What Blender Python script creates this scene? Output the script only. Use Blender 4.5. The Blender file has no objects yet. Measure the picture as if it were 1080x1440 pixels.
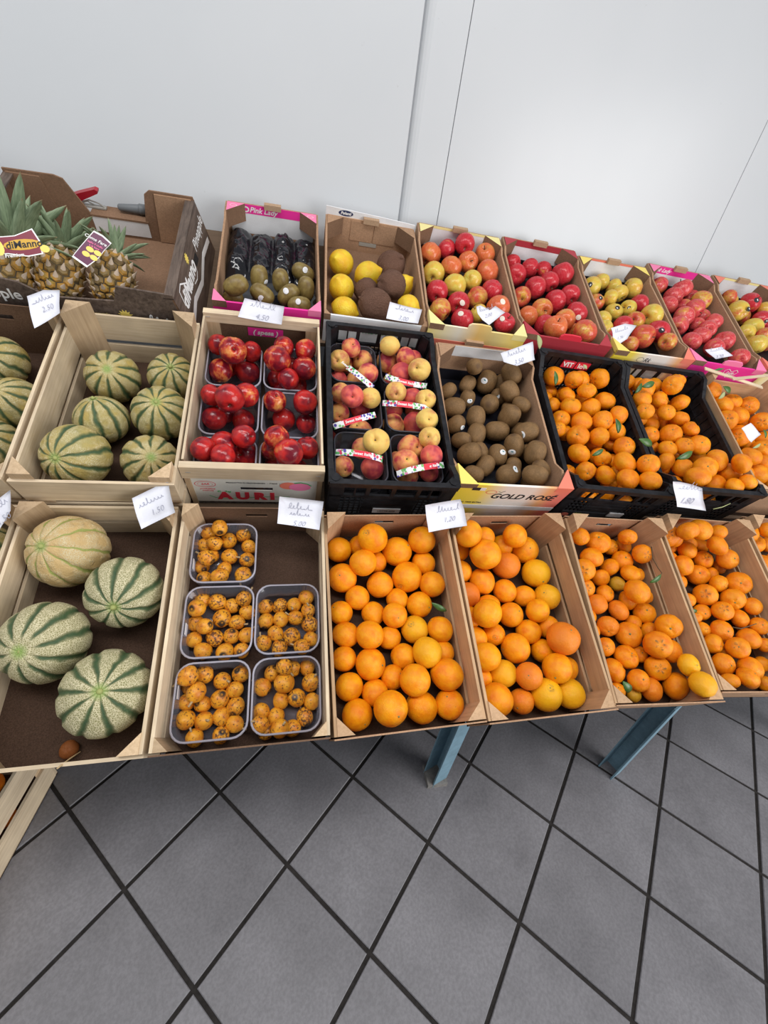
import bpy, bmesh, math, random, json
from mathutils import Vector, Matrix, Quaternion, noise

S = bpy.context.scene
COL = S.collection
rnd = random.Random(11)

# ------------------------------------------------------------------ camera
cam_d = bpy.data.cameras.new('camera')
cam = bpy.data.objects.new('camera', cam_d)
COL.objects.link(cam)
RI = Vector((0.97672838, -0.16946818, 0.13146182))
UP = Vector((-0.01003286, 0.57616129, 0.81727444))
FW = Vector((0.21424523, 0.79957407, -0.56105283))
CAM = Vector((0, 0, 1.29259))
cam.matrix_world = Matrix.Translation(CAM) @ Matrix((RI, UP, -FW)).transposed().to_4x4()
cam_d.sensor_fit = 'HORIZONTAL'
cam_d.sensor_width = 36
cam_d.lens = 36 * 598.19 / 1080
cam_d.clip_start = 0.02
S.camera = cam

# ------------------------------------------------------------------ world, light, exposure
w = bpy.data.worlds.new('daylight')
S.world = w
w.use_nodes = True
w.node_tree.nodes['Background'].inputs[0].default_value = (0.90, 0.95, 1.0, 1)
w.node_tree.nodes['Background'].inputs[1].default_value = 0.29


def area(name, loc, aim, sx, sy, power, col):
    d = bpy.data.lights.new(name, 'AREA')
    d.shape = 'RECTANGLE'
    d.size, d.size_y, d.energy, d.color = sx, sy, power, col
    o = bpy.data.objects.new(name, d)
    COL.objects.link(o)
    o.location = loc
    o.rotation_euler = (Vector(aim) - Vector(loc)).to_track_quat('-Z', 'Y').to_euler()
    return o


area('shop_doorway_daylight', (2.9, -1.6, 1.30), (0.45, 1.2, 0.6), 1.9, 2.2, 84, (1.0, 0.99, 0.975))
area('ceiling_light_strip', (-0.2, -0.1, 3.1), (0.0, 0.6, 0.0), 3.8, 0.5, 62, (1.0, 0.98, 0.96))
vs = S.view_settings
vs.view_transform = 'Standard'
vs.look = 'None'
vs.gamma = 1
vs.use_curve_mapping = False
vs.exposure = 0.10

# ------------------------------------------------------------------ helpers
AL = math.radians(27)
NT = Vector((0, -math.sin(AL), math.cos(AL)))
VT = Vector((0, math.cos(AL), math.sin(AL)))
UX = Vector((1, 0, 0))


def P(u, v, ww):
    return UX * u + VT * v + NT * ww


def frame(u, v, ww, yaw):
    a = math.radians(yaw)
    X = UX * math.cos(a) + VT * math.sin(a)
    Y = VT * math.cos(a) - UX * math.sin(a)
    M = Matrix((X, Y, NT)).transposed().to_4x4()
    return Matrix.Translation(P(u, v, ww)) @ M


def ray(x, y):
    return (RI * ((x - 540) / 598.19) + UP * ((720 - y) / 598.19) + FW).normalized()


class MB:
    """collects simple solids into one mesh"""

    def __init__(self):
        self.v, self.f, self.m = [], [], []

    def add(self, vs_, fs, mi=0):
        b = len(self.v)
        self.v += [tuple(x) for x in vs_]
        self.f += [tuple(b + i for i in q) for q in fs]
        self.m += [mi] * len(fs)
        return self

    def box(self, x0, x1, y0, y1, z0, z1, mi=0):
        return self.add([(x0, y0, z0), (x1, y0, z0), (x1, y1, z0), (x0, y1, z0), (x0, y0, z1), (x1, y0, z1), (x1, y1, z1), (x0, y1, z1)],
                        [(3, 2, 1, 0), (4, 5, 6, 7), (0, 1, 5, 4), (1, 2, 6, 5), (2, 3, 7, 6), (3, 0, 4, 7)], mi)

    def prism(self, poly, off, mi=0):
        """poly: 3D points (planar), extruded by off"""
        off = Vector(off)
        n = len(poly)
        a = [Vector(p) for p in poly]
        nrm = Vector((0, 0, 0))
        for i in range(n):
            nrm += a[i].cross(a[(i + 1) % n])
        if nrm.dot(off) > 0:
            a.reverse()
        b = [p + off for p in a]
        fs = [tuple(range(n)), tuple(range(2 * n - 1, n - 1, -1))]
        for i in range(n):
            j = (i + 1) % n
            fs.append((j, i, n + i, n + j))
        return self.add(a + b, fs, mi)

    def yz(self, pts, x0, x1, mi=0):
        return self.prism([(x0, p[0], p[1]) for p in pts], (x1 - x0, 0, 0), mi)

    def xz(self, pts, y0, y1, mi=0):
        return self.prism([(p[0], y0, p[1]) for p in pts], (0, y1 - y0, 0), mi)

    def xy(self, pts, z0, z1, mi=0):
        return self.prism([(p[0], p[1], z0) for p in pts], (0, 0, z1 - z0), mi)

    def mesh(self, name, mats, smooth=False):
        me = bpy.data.meshes.new(name)
        me.from_pydata(self.v, [], self.f)
        for k in (mats if isinstance(mats, (list, tuple)) else [mats]):
            me.materials.append(k)
        if any(self.m):
            me.polygons.foreach_set('material_index', self.m)
        if smooth:
            me.polygons.foreach_set('use_smooth', [True] * len(me.polygons))
        me.update()
        return me


def obj(name, me, parent=None, M=None):
    o = bpy.data.objects.new(name, me)
    COL.objects.link(o)
    if parent is not None:
        o.parent = parent
    if M is not None:
        o.matrix_local = M
    return o


def part(name, mb, mats, parent, M=None, label=None, smooth=False):
    o = obj(name, mb.mesh(name, mats, smooth), parent, M)
    if label:
        o['label'] = label
    return o


def thing(name, label, cat, M, group=None):
    o = bpy.data.objects.new(name, None)
    COL.objects.link(o)
    o.matrix_world = M
    o.empty_display_size = 0.02
    tag(o, label, cat, group)
    return o


def tag(o, label, cat, group=None):
    o['label'] = label
    o['category'] = cat
    if group:
        o['group'] = group
    return o


# ------------------------------------------------------------------ materials
class NM:
    def __init__(self, name, rough=0.6, spec=0.4):
        self.mat = bpy.data.materials.new(name)
        self.mat.use_nodes = True
        self.t = self.mat.node_tree
        self.b = self.t.nodes['Principled BSDF']
        self.b.inputs['Roughness'].default_value = rough
        self.b.inputs['Specular IOR Level'].default_value = spec

    def n(self, typ, **kw):
        nd = self.t.nodes.new(typ)
        for k, v in kw.items():
            setattr(nd, k, v)
        return nd

    def put(self, sock, val):
        if isinstance(val, bpy.types.NodeSocket):
            self.t.links.new(val, sock)
        elif isinstance(val, (tuple, list)) and len(val) == 3 and sock.type == 'RGBA':
            sock.default_value = (*val, 1)
        else:
            sock.default_value = val

    def coord(self, kind='Object', scale=(1, 1, 1), offset_random=False):
        tc = self.n('ShaderNodeTexCoord')
        mp = self.n('ShaderNodeMapping')
        self.put(mp.inputs['Scale'], scale)
        self.put(mp.inputs['Vector'], tc.outputs[kind])
        if offset_random:
            oi = self.n('ShaderNodeObjectInfo')
            mu = self.n('ShaderNodeMath', operation='MULTIPLY')
            self.put(mu.inputs[0], oi.outputs['Random'])
            mu.inputs[1].default_value = 37.0
            self.put(mp.inputs['Location'], mu.outputs[0])
        return mp.outputs[0]

    def noise(self, vec, scale, detail=3, rough=0.55, dist=0.0):
        nd = self.n('ShaderNodeTexNoise')
        self.put(nd.inputs['Vector'], vec)
        nd.inputs['Scale'].default_value = scale
        nd.inputs['Detail'].default_value = detail
        nd.inputs['Roughness'].default_value = rough
        nd.inputs['Distortion'].default_value = dist
        return nd.outputs['Fac']

    def voro(self, vec, scale, feature='F1', out='Distance'):
        nd = self.n('ShaderNodeTexVoronoi', feature=feature)
        self.put(nd.inputs['Vector'], vec)
        nd.inputs['Scale'].default_value = scale
        return nd.outputs[out]

    def ramp(self, fac, stops, interp='LINEAR'):
        nd = self.n('ShaderNodeValToRGB')
        nd.color_ramp.interpolation = interp
        e = nd.color_ramp.elements
        while len(e) < len(stops):
            e.new(0.5)
        for k, (p, c) in zip(e, stops):
            k.position = p
            k.color = (*c, 1) if len(c) == 3 else c
        self.put(nd.inputs[0], fac)
        return nd.outputs[0]

    def mix(self, fac, a, b, mode='MIX'):
        nd = self.n('ShaderNodeMix', data_type='RGBA', blend_type=mode)
        self.put(nd.inputs[0], fac)
        self.put(nd.inputs[6], a)
        self.put(nd.inputs[7], b)
        return nd.outputs[2]

    def math(self, op, a, b=0.0, clamp=False):
        nd = self.n('ShaderNodeMath', operation=op, use_clamp=clamp)
        self.put(nd.inputs[0], a)
        self.put(nd.inputs[1], b)
        return nd.outputs[0]

    def mapr(self, v, a, b, c=0.0, d=1.0):
        nd = self.n('ShaderNodeMapRange')
        for i, x in enumerate((v, a, b, c, d)):
            self.put(nd.inputs[i], x)
        return nd.outputs[0]

    def sep(self, vec):
        nd = self.n('ShaderNodeSeparateXYZ')
        self.put(nd.inputs[0], vec)
        return nd.outputs

    def ocol(self):
        oi = self.n('ShaderNodeObjectInfo')
        sp = self.n('ShaderNodeSeparateColor')
        self.put(sp.inputs[0], oi.outputs['Color'])
        return sp.outputs

    def orand(self):
        return self.n('ShaderNodeObjectInfo').outputs['Random']

    def col(self, c):
        self.put(self.b.inputs['Base Color'], c)
        return self

    def bump(self, h, strength=0.3, dist=0.002):
        nd = self.n('ShaderNodeBump')
        nd.inputs['Strength'].default_value = strength
        nd.inputs['Distance'].default_value = dist
        self.put(nd.inputs['Height'], h)
        self.put(self.b.inputs['Normal'], nd.outputs[0])
        return self

    def set(self, name, v):
        self.put(self.b.inputs[name], v)
        return self


def flat(name, c, rough=0.6, spec=0.4):
    return NM(name, rough, spec).col(c).mat


def wood(name, c0, c1, axis, scale=1.0):
    m = NM(name, 0.75, 0.25)
    s = [160, 160, 160]
    s[axis] = 7
    v = m.coord('Object', tuple(q * scale for q in s), True)
    g = m.noise(v, 1.0, 4, 0.6, 0.6)
    v2 = m.coord('Object', (14, 14, 14), True)
    blot = m.noise(v2, 1.0, 2)
    c = m.ramp(g, [(0.18, c1), (0.55, c0), (0.75, tuple(min(1, q * 1.1) for q in c0))])
    r = m.mapr(m.orand(), 0, 1, 0.82, 1.12)
    c = m.mix(1.0, c, m.ramp(blot, [(0.3, (0.82, 0.8, 0.78)), (0.7, (1.05, 1.04, 1.0))]), 'MULTIPLY')
    vm = m.n('ShaderNodeVectorMath', operation='SCALE')
    m.put(vm.inputs[0], c)
    m.put(vm.inputs['Scale'], r)
    m.col(vm.outputs[0])
    m.bump(g, 0.25, 0.001)
    return m.mat


def board(name, c, speck=0.18, scale=260, rough=0.85):
    m = NM(name, rough, 0.15)
    v = m.coord('Object', (1, 1, 1), True)
    a = m.noise(v, scale, 3, 0.7)
    b = m.noise(v, 9, 3)
    lo = tuple(q * (1 - speck) for q in c)
    hi = tuple(min(1, q * (1 + speck)) for q in c)
    cc = m.ramp(a, [(0.3, lo), (0.7, hi)])
    cc = m.mix(1.0, cc, m.ramp(b, [(0.3, (0.85, 0.84, 0.82)), (0.7, (1.06, 1.05, 1.04))]), 'MULTIPLY')
    m.col(cc)
    m.bump(a, 0.12, 0.0006)
    return m.mat


def corrug(name, c):
    m = NM(name, 0.85, 0.15)
    v = m.coord('Object', (1, 1, 1))
    sx = m.sep(v)
    s = m.math('SINE', m.math('MULTIPLY', m.math('ADD', sx[0], sx[1]), 1400.0))
    a = m.noise(v, 220, 3, 0.7)
    cc = m.ramp(a, [(0.3, tuple(q * 0.86 for q in c)), (0.7, tuple(min(1, q * 1.1) for q in c))])
    m.col(cc)
    m.bump(s, 0.06, 0.0006)
    return m.mat


LW, LWd = (0.70, 0.575, 0.42), (0.56, 0.43, 0.28)
WX = wood('pale_poplar_grain_across', LW, LWd, 0)
WY = wood('pale_poplar_grain_along', LW, LWd, 1)
WZ = wood('pale_poplar_grain_upright', (0.62, 0.46, 0.30), (0.46, 0.32, 0.19), 2)
BX = wood('tan_veneer_grain_across', (0.52, 0.33, 0.19), (0.40, 0.24, 0.13), 0)
BY = wood('tan_veneer_grain_along', (0.52, 0.34, 0.20), (0.40, 0.25, 0.14), 1)
BZ = wood('tan_veneer_grain_upright', (0.55, 0.36, 0.22), (0.40, 0.25, 0.14), 2)
HARD = board('brown_hardboard_shaded', (0.066, 0.039, 0.027), 0.35, 420, 0.9)  # base boards: colour darkened to carry the shade of the crate bottoms
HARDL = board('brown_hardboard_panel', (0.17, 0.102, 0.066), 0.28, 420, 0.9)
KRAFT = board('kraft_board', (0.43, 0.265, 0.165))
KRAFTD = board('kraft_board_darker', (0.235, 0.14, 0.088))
CORR = corrug('corrugated_edge', (0.46, 0.31, 0.20))
WHITE = board('white_printed_board', (0.80, 0.81, 0.84), 0.03)
PINK = flat('pink_print', (0.86, 0.035, 0.33), 0.5)
PINKL = flat('pale_pink_print', (0.90, 0.22, 0.42), 0.5)
YEL = flat('yellow_print', (0.90, 0.70, 0.16), 0.5)
LEMY = flat('pale_yellow_print', (0.86, 0.76, 0.33), 0.5)
CORAL = flat('coral_print', (0.86, 0.22, 0.15), 0.5)
MAROON = flat('dark_red_print', (0.42, 0.035, 0.05), 0.5)
REDP = flat('red_print', (0.75, 0.03, 0.06), 0.5)
INK = flat('black_ink', (0.02, 0.02, 0.025), 0.6)
PEN = flat('grey_blue_pen_ink', (0.36, 0.37, 0.46), 0.6)
WINK = flat('white_ink', (0.88, 0.88, 0.88), 0.5)
GINK = flat('green_ink', (0.05, 0.42, 0.12), 0.5)
CREAM = board('cream_printed_label', (0.72, 0.71, 0.66), 0.03)
DARKSLOT = flat('painted_slot_shade', (0.012, 0.010, 0.010), 0.9)
PAPER = board('white_note_paper', (0.80, 0.82, 0.92), 0.02)
STEEL = flat('staple_steel', (0.35, 0.33, 0.30), 0.4)


def plastic_black():
    m = NM('black_crate_plastic', 0.40, 0.28)
    v = m.coord('Object')
    a = m.noise(v, 60, 3)
    m.col(m.ramp(a, [(0.35, (0.008, 0.008, 0.010)), (0.75, (0.022, 0.022, 0.026))]))
    m.bump(m.noise(v, 500, 2), 0.08, 0.0005)
    return m.mat


BLK = plastic_black()
TRAYB = NM('black_fruit_liner', 0.28, 0.5).col((0.012, 0.012, 0.018)).mat


def clear_plastic(name, tint, amount, rough=0.12):
    m = NM(name, rough)
    out = m.t.nodes['Material Output']
    tr = m.n('ShaderNodeBsdfTransparent')
    tr.inputs[0].default_value = (*tint, 1)
    gl = m.n('ShaderNodeBsdfGlossy')
    gl.inputs['Roughness'].default_value = rough
    gl.inputs[0].default_value = (0.9, 0.9, 0.95, 1)
    df = m.n('ShaderNodeBsdfDiffuse')
    df.inputs[0].default_value = (0.62, 0.6, 0.68, 1)
    fr = m.n('ShaderNodeFresnel')
    fr.inputs[0].default_value = 1.5
    m1 = m.n('ShaderNodeMixShader')
    m.t.links.new(fr.outputs[0], m1.inputs[0])
    m.t.links.new(tr.outputs[0], m1.inputs[1])
    m.t.links.new(gl.outputs[0], m1.inputs[2])
    m2 = m.n('ShaderNodeMixShader')
    m2.inputs[0].default_value = amount
    m.t.links.new(m1.outputs[0], m2.inputs[1])
    m.t.links.new(df.outputs[0], m2.inputs[2])
    m.t.links.new(m2.outputs[0], out.inputs[0])
    return m.mat


CLEAR = clear_plastic('clear_punnet_plastic', (0.93, 0.92, 0.95), 0.07)
CLEARRIM = clear_plastic('clear_punnet_rim', (0.85, 0.84, 0.9), 0.45, 0.2)
SMOKE = clear_plastic('smoky_punnet_plastic', (0.16, 0.16, 0.19), 0.03)
SMOKERIM = NM('smoky_punnet_rim', 0.25, 0.5).col((0.05, 0.05, 0.065)).mat


def m_orange(name, base, deep, light, poles, pores):
    m = NM(name, 0.36, 0.32)
    v = m.coord('Object', (1, 1, 1))
    vr = m.coord('Object', (1, 1, 1), True)
    oc = m.ocol()
    g = m.noise(vr, 1.6, 2)
    c = m.ramp(g, [(0.3, deep), (0.55, base), (0.75, light)])
    c = m.mix(oc[0], c, (0.86, 0.55, 0.012))
    c = m.mix(oc[1], c, (0.74, 0.17, 0.02))
    c = m.mix(oc[2], c, (0.20, 0.28, 0.03))
    sp = m.noise(vr, 7.0, 4, 0.7)
    c = m.mix(m.mapr(sp, 0.665, 0.73), c, (0.24, 0.11, 0.025))
    s = m.sep(v)
    pole = m.mapr(s[2], *poles)
    st = m.noise(v, 9, 3)
    c = m.mix(m.math('MULTIPLY', pole, m.mapr(st, 0.35, 0.6)), c, (0.09, 0.07, 0.025))
    m.col(c)
    h = m.math('ADD', m.math('MULTIPLY', m.voro(vr, pores), 0.5), m.math('MULTIPLY', m.noise(vr, 5, 3), 1.2))
    m.bump(h, 0.22, 0.03)
    m.set('Subsurface Weight', 0.0)
    return m.mat


M_ORANGE = m_orange('orange_peel', (0.91, 0.33, 0.004), (0.82, 0.21, 0.003), (0.94, 0.42, 0.008), (0.955, 0.985), 34)
M_TANG = m_orange('tangerine_peel', (0.88, 0.28, 0.004), (0.76, 0.18, 0.003), (0.92, 0.37, 0.008), (0.765, 0.80), 26)


def m_apple():
    m = NM('apple_skin', 0.24, 0.4)
    v = m.coord('Object')
    vr = m.coord('Object', (1, 1, 1), True)
    oc = m.ocol()
    st = m.coord('Object', (7, 7, 1.3), True)
    streak = m.noise(st, 1.1, 4, 0.65)
    big = m.noise(vr, 1.0, 2)
    f = m.math('ADD', m.math('MULTIPLY', streak, 0.55), m.math('MULTIPLY', big, 0.85))
    th = m.mapr(oc[0], 0, 1, 0.98, 0.32)
    blush = m.mapr(f, m.math('SUBTRACT', th, 0.12), m.math('ADD', th, 0.14))
    yel = m.ramp(m.noise(vr, 2.0, 2), [(0.35, (0.70, 0.42, 0.06)), (0.65, (0.66, 0.56, 0.10))])
    red = m.mix(oc[1], (0.50, 0.014, 0.028), (0.68, 0.12, 0.035))
    red = m.mix(m.mapr(streak, 0.35, 0.75), red, m.mix(oc[1], (0.60, 0.06, 0.07), (0.70, 0.25, 0.08)))
    red = m.mix(oc[2], red, m.mix(m.mapr(streak, 0.35, 0.7), (0.56, 0.025, 0.055), (0.74, 0.17, 0.13)))
    c = m.mix(blush, yel, red)
    dots = m.voro(vr, 11)
    c = m.mix(m.mapr(dots, 0.085, 0.04), c, m.mix(0.5, c, (0.85, 0.66, 0.40)))
    m.col(c)
    m.bump(m.noise(vr, 3, 2), 0.1, 0.02)
    return m.mat


def m_stone(name, ye, yg, red, dark, rough, fuzz):
    m = NM(name, rough, 0.45)
    vr = m.coord('Object', (1, 1, 1), True)
    oc = m.ocol()
    big = m.noise(vr, 0.95, 2)
    st = m.noise(m.coord('Object', (5, 5, 2), True), 1.5, 4, 0.65)
    f = m.math('ADD', m.math('MULTIPLY', big, 1.0), m.math('MULTIPLY', st, 0.35))
    th = m.mapr(oc[0], 0, 1, 0.95, 0.35)
    blush = m.mapr(f, m.math('SUBTRACT', th, 0.20 if fuzz else 0.12), m.math('ADD', th, 0.20 if fuzz else 0.14))
    y = m.mix(m.noise(vr, 1.7, 2), ye, yg)
    r = m.mix(m.mapr(big, 0.42, 0.62), red, dark)
    c = m.mix(blush, y, r)
    sp = m.voro(vr, 14)
    c = m.mix(m.math('MULTIPLY', m.mapr(sp, 0.12, 0.05), 0.5), c, (0.75, 0.45, 0.2))
    m.col(c)
    if fuzz:
        m.set('Sheen Weight', 0.12)
        m.set('Sheen Roughness', 0.4)
    m.bump(m.noise(vr, 3, 2), 0.08, 0.02)
    return m.mat


M_APPLE = m_apple()
M_NECT = m_stone('nectarine_skin', (0.78, 0.26, 0.05), (0.80, 0.48, 0.14), (0.50, 0.018, 0.016), (0.15, 0.006, 0.016), 0.22, False)
M_PEACH = m_stone('peach_skin', (0.86, 0.44, 0.10), (0.70, 0.59, 0.15), (0.76, 0.13, 0.085), (0.42, 0.030, 0.055), 0.55, True)


def m_kiwi():
    m = NM('brown_kiwi_skin', 0.62, 0.35)
    vr = m.coord('Object', (1, 1, 1), True)
    a = m.noise(m.coord('Object', (1, 1, 0.35), True), 14, 4, 0.7)
    b = m.noise(vr, 1.4, 2)
    c = m.ramp(a, [(0.3, (0.150, 0.080, 0.032)), (0.7, (0.265, 0.155, 0.068))])
    c = m.mix(1.0, c, m.ramp(b, [(0.3, (0.8, 0.8, 0.75)), (0.7, (1.12, 1.1, 1.02))]), 'MULTIPLY')
    z = m.math('ABSOLUTE', m.sep(m.coord('Object'))[2])
    c = m.mix(m.mapr(z, 1.10, 1.24), c, (0.085, 0.045, 0.025))
    m.col(c)
    m.bump(m.noise(vr, 45, 2), 0.2, 0.02)
    return m.mat


def m_gkiwi():
    m = NM('smooth_green_kiwi_skin', 0.38, 0.45)
    vr = m.coord('Object', (1, 1, 1), True)
    a = m.noise(vr, 2.2, 3)
    c = m.ramp(a, [(0.3, (0.155, 0.098, 0.028)), (0.7, (0.27, 0.20, 0.058))])
    z = m.math('ABSOLUTE', m.sep(m.coord('Object'))[2])
    c = m.mix(m.mapr(z, 1.26, 1.37), c, (0.10, 0.06, 0.03))
    m.col(c)
    m.bump(m.noise(vr, 30, 2), 0.08, 0.02)
    return m.mat


def m_lemon():
    m = NM('lemon_peel', 0.35, 0.45)
    vr = m.coord('Object', (1, 1, 1), True)
    a = m.noise(vr, 1.6, 2)
    c = m.ramp(a, [(0.35, (0.82, 0.46, 0.018)), (0.65, (0.86, 0.62, 0.03))])
    sp = m.noise(vr, 9, 4, 0.7)
    c = m.mix(m.mapr(sp, 0.68, 0.74), c, (0.28, 0.14, 0.03))
    m.col(c)
    m.bump(m.voro(vr, 18), 0.25, 0.03)
    return m.mat


def m_coconut():
    m = NM('coconut_fibre', 0.9, 0.2)
    v = m.coord('Object', (30, 30, 2.5), True)
    a = m.noise(v, 1.0, 4, 0.7, 0.8)
    c = m.ramp(a, [(0.3, (0.15, 0.072, 0.048)), (0.7, (0.36, 0.20, 0.14))])
    m.col(c)
    m.bump(a, 0.7, 0.05)
    return m.mat


def m_loquat():
    m = NM('loquat_skin', 0.42, 0.4)
    v = m.coord('Object')
    vr = m.coord('Object', (1, 1, 1), True)
    oc = m.ocol()
    a = m.noise(vr, 1.3, 2)
    c = m.ramp(a, [(0.3, (0.56, 0.17, 0.012)), (0.6, (0.74, 0.33, 0.022))])
    sp = m.noise(vr, 3.6, 4, 0.62)
    th = m.mapr(oc[0], 0, 1, 0.585, 0.485)
    c = m.mix(m.mapr(sp, th, m.math('ADD', th, 0.07)), c, (0.13, 0.050, 0.018))
    fine = m.noise(vr, 11, 3, 0.6)
    c = m.mix(m.mapr(fine, 0.70, 0.78), c, (0.22, 0.08, 0.02))
    z = m.sep(v)[2]
    c = m.mix(m.mapr(z, 0.95, 1.03), c, (0.03, 0.018, 0.012))
    m.col(c)
    return m.mat


def m_melon():
    m = NM('melon_rind', 0.55, 0.35)
    v = m.coord('Object')
    vr = m.coord('Object', (1, 1, 1), True)
    s = m.sep(v)
    oc = m.ocol()
    at = m.math('ARCTAN2', s[1], s[0])
    wob = m.math('MULTIPLY', m.math('SUBTRACT', m.noise(vr, 2.2, 2), 0.5), 0.30)
    cs = m.math('COSINE', m.math('MULTIPLY', m.math('ADD', at, wob), 10.0))
    gw = m.mix(oc[2], (0.30, 0.30, 0.30), (0.88, 0.88, 0.88))
    groove = m.mapr(cs, m.math('MULTIPLY', gw, -1.0), -0.99)
    groove = m.math('MULTIPLY', groove, m.mapr(m.math('ABSOLUTE', s[2]), 0.97, 0.90))
    rad = m.math('POWER', m.math('ADD', m.math('MULTIPLY', s[0], s[0]), m.math('MULTIPLY', s[1], s[1])), 0.5)
    c0 = m.ramp(m.noise(vr, 1.7, 2), [(0.3, (0.43, 0.32, 0.085)), (0.7, (0.33, 0.30, 0.11))])
    c0 = m.mix(oc[0], c0, (0.55, 0.38, 0.17))
    c0 = m.mix(m.math('MULTIPLY', m.mapr(oc[1], 0.6, 1.0), 0.8), c0, (0.25, 0.25, 0.13))
    net = m.voro(vr, 22, 'DISTANCE_TO_EDGE')
    netm = m.mapr(net, 0.17, 0.07)
    netm = m.math('MULTIPLY', netm, m.math('MAXIMUM', m.mapr(m.noise(vr, 2.4, 2), 0.38, 0.55), m.mapr(oc[1], 0.6, 1.0, 0.0, 0.85)))
    netm = m.math('MULTIPLY', netm, m.math('SUBTRACT', 1.0, groove))
    c = m.mix(m.math('MULTIPLY', netm, m.mapr(oc[1], 0, 1, 0.35, 1.0)), c0, (0.64, 0.58, 0.38))
    gcol = m.mix(oc[2], m.mix(m.noise(vr, 6, 2), (0.030, 0.070, 0.038), (0.075, 0.12, 0.045)), (0.30, 0.33, 0.09))
    c = m.mix(groove, c, gcol)
    near = m.math('MULTIPLY', m.mapr(rad, 0.22, 0.06), m.mapr(s[2], 0.5, 0.7))
    c = m.mix(near, c, (0.26, 0.36, 0.10))
    m.col(c)
    m.bump(m.math('ADD', netm, m.math('MULTIPLY', m.noise(vr, 20, 2), 0.2)), 0.35, 0.02)
    return m.mat


M_KIWI, M_GKIWI, M_LEMON, M_COCO, M_LOQ, M_MELON = m_kiwi(), m_gkiwi(), m_lemon(), m_coconut(), m_loquat(), m_melon()
STEMM = flat('brown_stem', (0.11, 0.065, 0.03), 0.8)
CALYX = flat('grey_green_calyx', (0.20, 0.21, 0.08), 0.8)
DRYST = flat('dry_tan_stem', (0.42, 0.30, 0.16), 0.8)


def m_leaf():
    m = NM('citrus_leaf', 0.38, 0.5)
    v = m.coord('Object', (1, 1, 1), True)
    m.col(m.ramp(m.noise(v, 30, 3), [(0.3, (0.030, 0.085, 0.018)), (0.7, (0.075, 0.17, 0.035))]))
    return m.mat


LEAF = m_leaf()
DRYLEAF = flat('dry_pale_leaf', (0.38, 0.42, 0.20), 0.7)


def m_printwood():
    m = NM('printed_dark_wood', 0.6, 0.3)
    v = m.coord('Object', (90, 10, 90))
    a = m.noise(v, 1.0, 4, 0.65, 0.5)
    m.col(m.ramp(a, [(0.3, (0.055, 0.038, 0.030)), (0.7, (0.17, 0.125, 0.10))]))
    return m.mat


PRW = m_printwood()


def m_grad(name, axis, stops, rough=0.5):
    m = NM(name, rough)
    s = m.sep(m.coord('Object'))
    m.col(m.ramp(m.mapr(s[axis], -0.15, 0.15), stops))
    return m.mat


GOLDROSE = m_grad('yellow_white_coral_print', 0, [(0.0, (0.90, 0.68, 0.05)), (0.22, (0.90, 0.70, 0.10)), (0.42, (0.86, 0.80, 0.74)), (0.66, (0.86, 0.78, 0.72)), (0.80, (0.88, 0.45, 0.20)), (0.9, (0.86, 0.24, 0.17)), (1.0, (0.86, 0.20, 0.16))])
YELWHITE = m_grad('yellow_orange_print', 0, [(0.0, (0.86, 0.70, 0.25)), (0.3, (0.86, 0.80, 0.66)), (0.5, (0.90, 0.60, 0.20)), (0.7, (0.88, 0.72, 0.30)), (1.0, (0.88, 0.66, 0.12))])


def m_floral():
    m = NM('floral_paper_print', 0.5)
    v = m.coord('Object', (1, 1, 1), True)
    cell = m.n('ShaderNodeTexVoronoi')
    m.put(cell.inputs['Vector'], v)
    cell.inputs['Scale'].default_value = 125
    hue = m.sep(cell.outputs['Color'])
    pal = m.ramp(hue[0], [(0.0, (0.10, 0.42, 0.12)), (0.35, (0.62, 0.05, 0.12)), (0.55, (0.10, 0.08, 0.38)), (0.75, (0.20, 0.50, 0.16)), (0.9, (0.75, 0.25, 0.45))], 'CONSTANT')
    c = m.mix(m.mapr(cell.outputs['Distance'], 0.44, 0.52), pal, (0.84, 0.84, 0.86))
    m.col(c)
    return m.mat


FLORAL = m_floral()


# ------------------------------------------------------------------ writing
DG = bpy.context.evaluated_depsgraph_get
_txt = {}


def text_mesh(s, size, shear=0.0, bold=0.0, space=1.0):
    key = (s, size, shear, bold, space)
    if key in _txt:
        return _txt[key]
    cu = bpy.data.curves.new('lettering', 'FONT')
    cu.body, cu.size, cu.shear, cu.offset = s, size, shear, bold
    cu.space_character = space
    cu.align_x, cu.align_y = 'CENTER', 'CENTER'
    cu.extrude = 0.0002
    cu.resolution_u = 3
    o = bpy.data.objects.new('lettering', cu)
    COL.objects.link(o)
    bpy.context.view_layer.update()
    me = bpy.data.meshes.new_from_object(o.evaluated_get(DG()))
    me.name = 'lettering'
    COL.objects.unlink(o)
    bpy.data.objects.remove(o)
    _txt[key] = me
    return me


def lettering(s, size, m, parent, M, shear=0.0, bold=0.0, space=1.0, name='lettering'):
    me = text_mesh(s, size, shear, bold, space).copy()
    me.materials.clear()
    me.materials.append(m)
    return obj(name, me, parent, M)


def ribbon(pts, width, z=0.0):
    """flat pen stroke through 2D points"""
    mb = MB()
    n = len(pts)
    L, Rr = [], []
    for i, p in enumerate(pts):
        a = Vector(pts[max(0, i - 1)])
        b = Vector(pts[min(n - 1, i + 1)])
        d = (b - a)
        d = d.normalized() if d.length > 1e-9 else Vector((1, 0))
        q = Vector((-d.y, d.x)) * width / 2
        L.append((p[0] + q.x, p[1] + q.y, z))
        Rr.append((p[0] - q.x, p[1] - q.y, z))
    vs_ = L + Rr
    mb.add(vs_, [(i, i + 1, n + i + 1, n + i) for i in range(n - 1)])
    return mb


def merge(*mbs):
    r = MB()
    for k in mbs:
        b = len(r.v)
        r.v += k.v
        r.f += [tuple(b + i for i in q) for q in k.f]
        r.m += k.m
    return r


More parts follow.
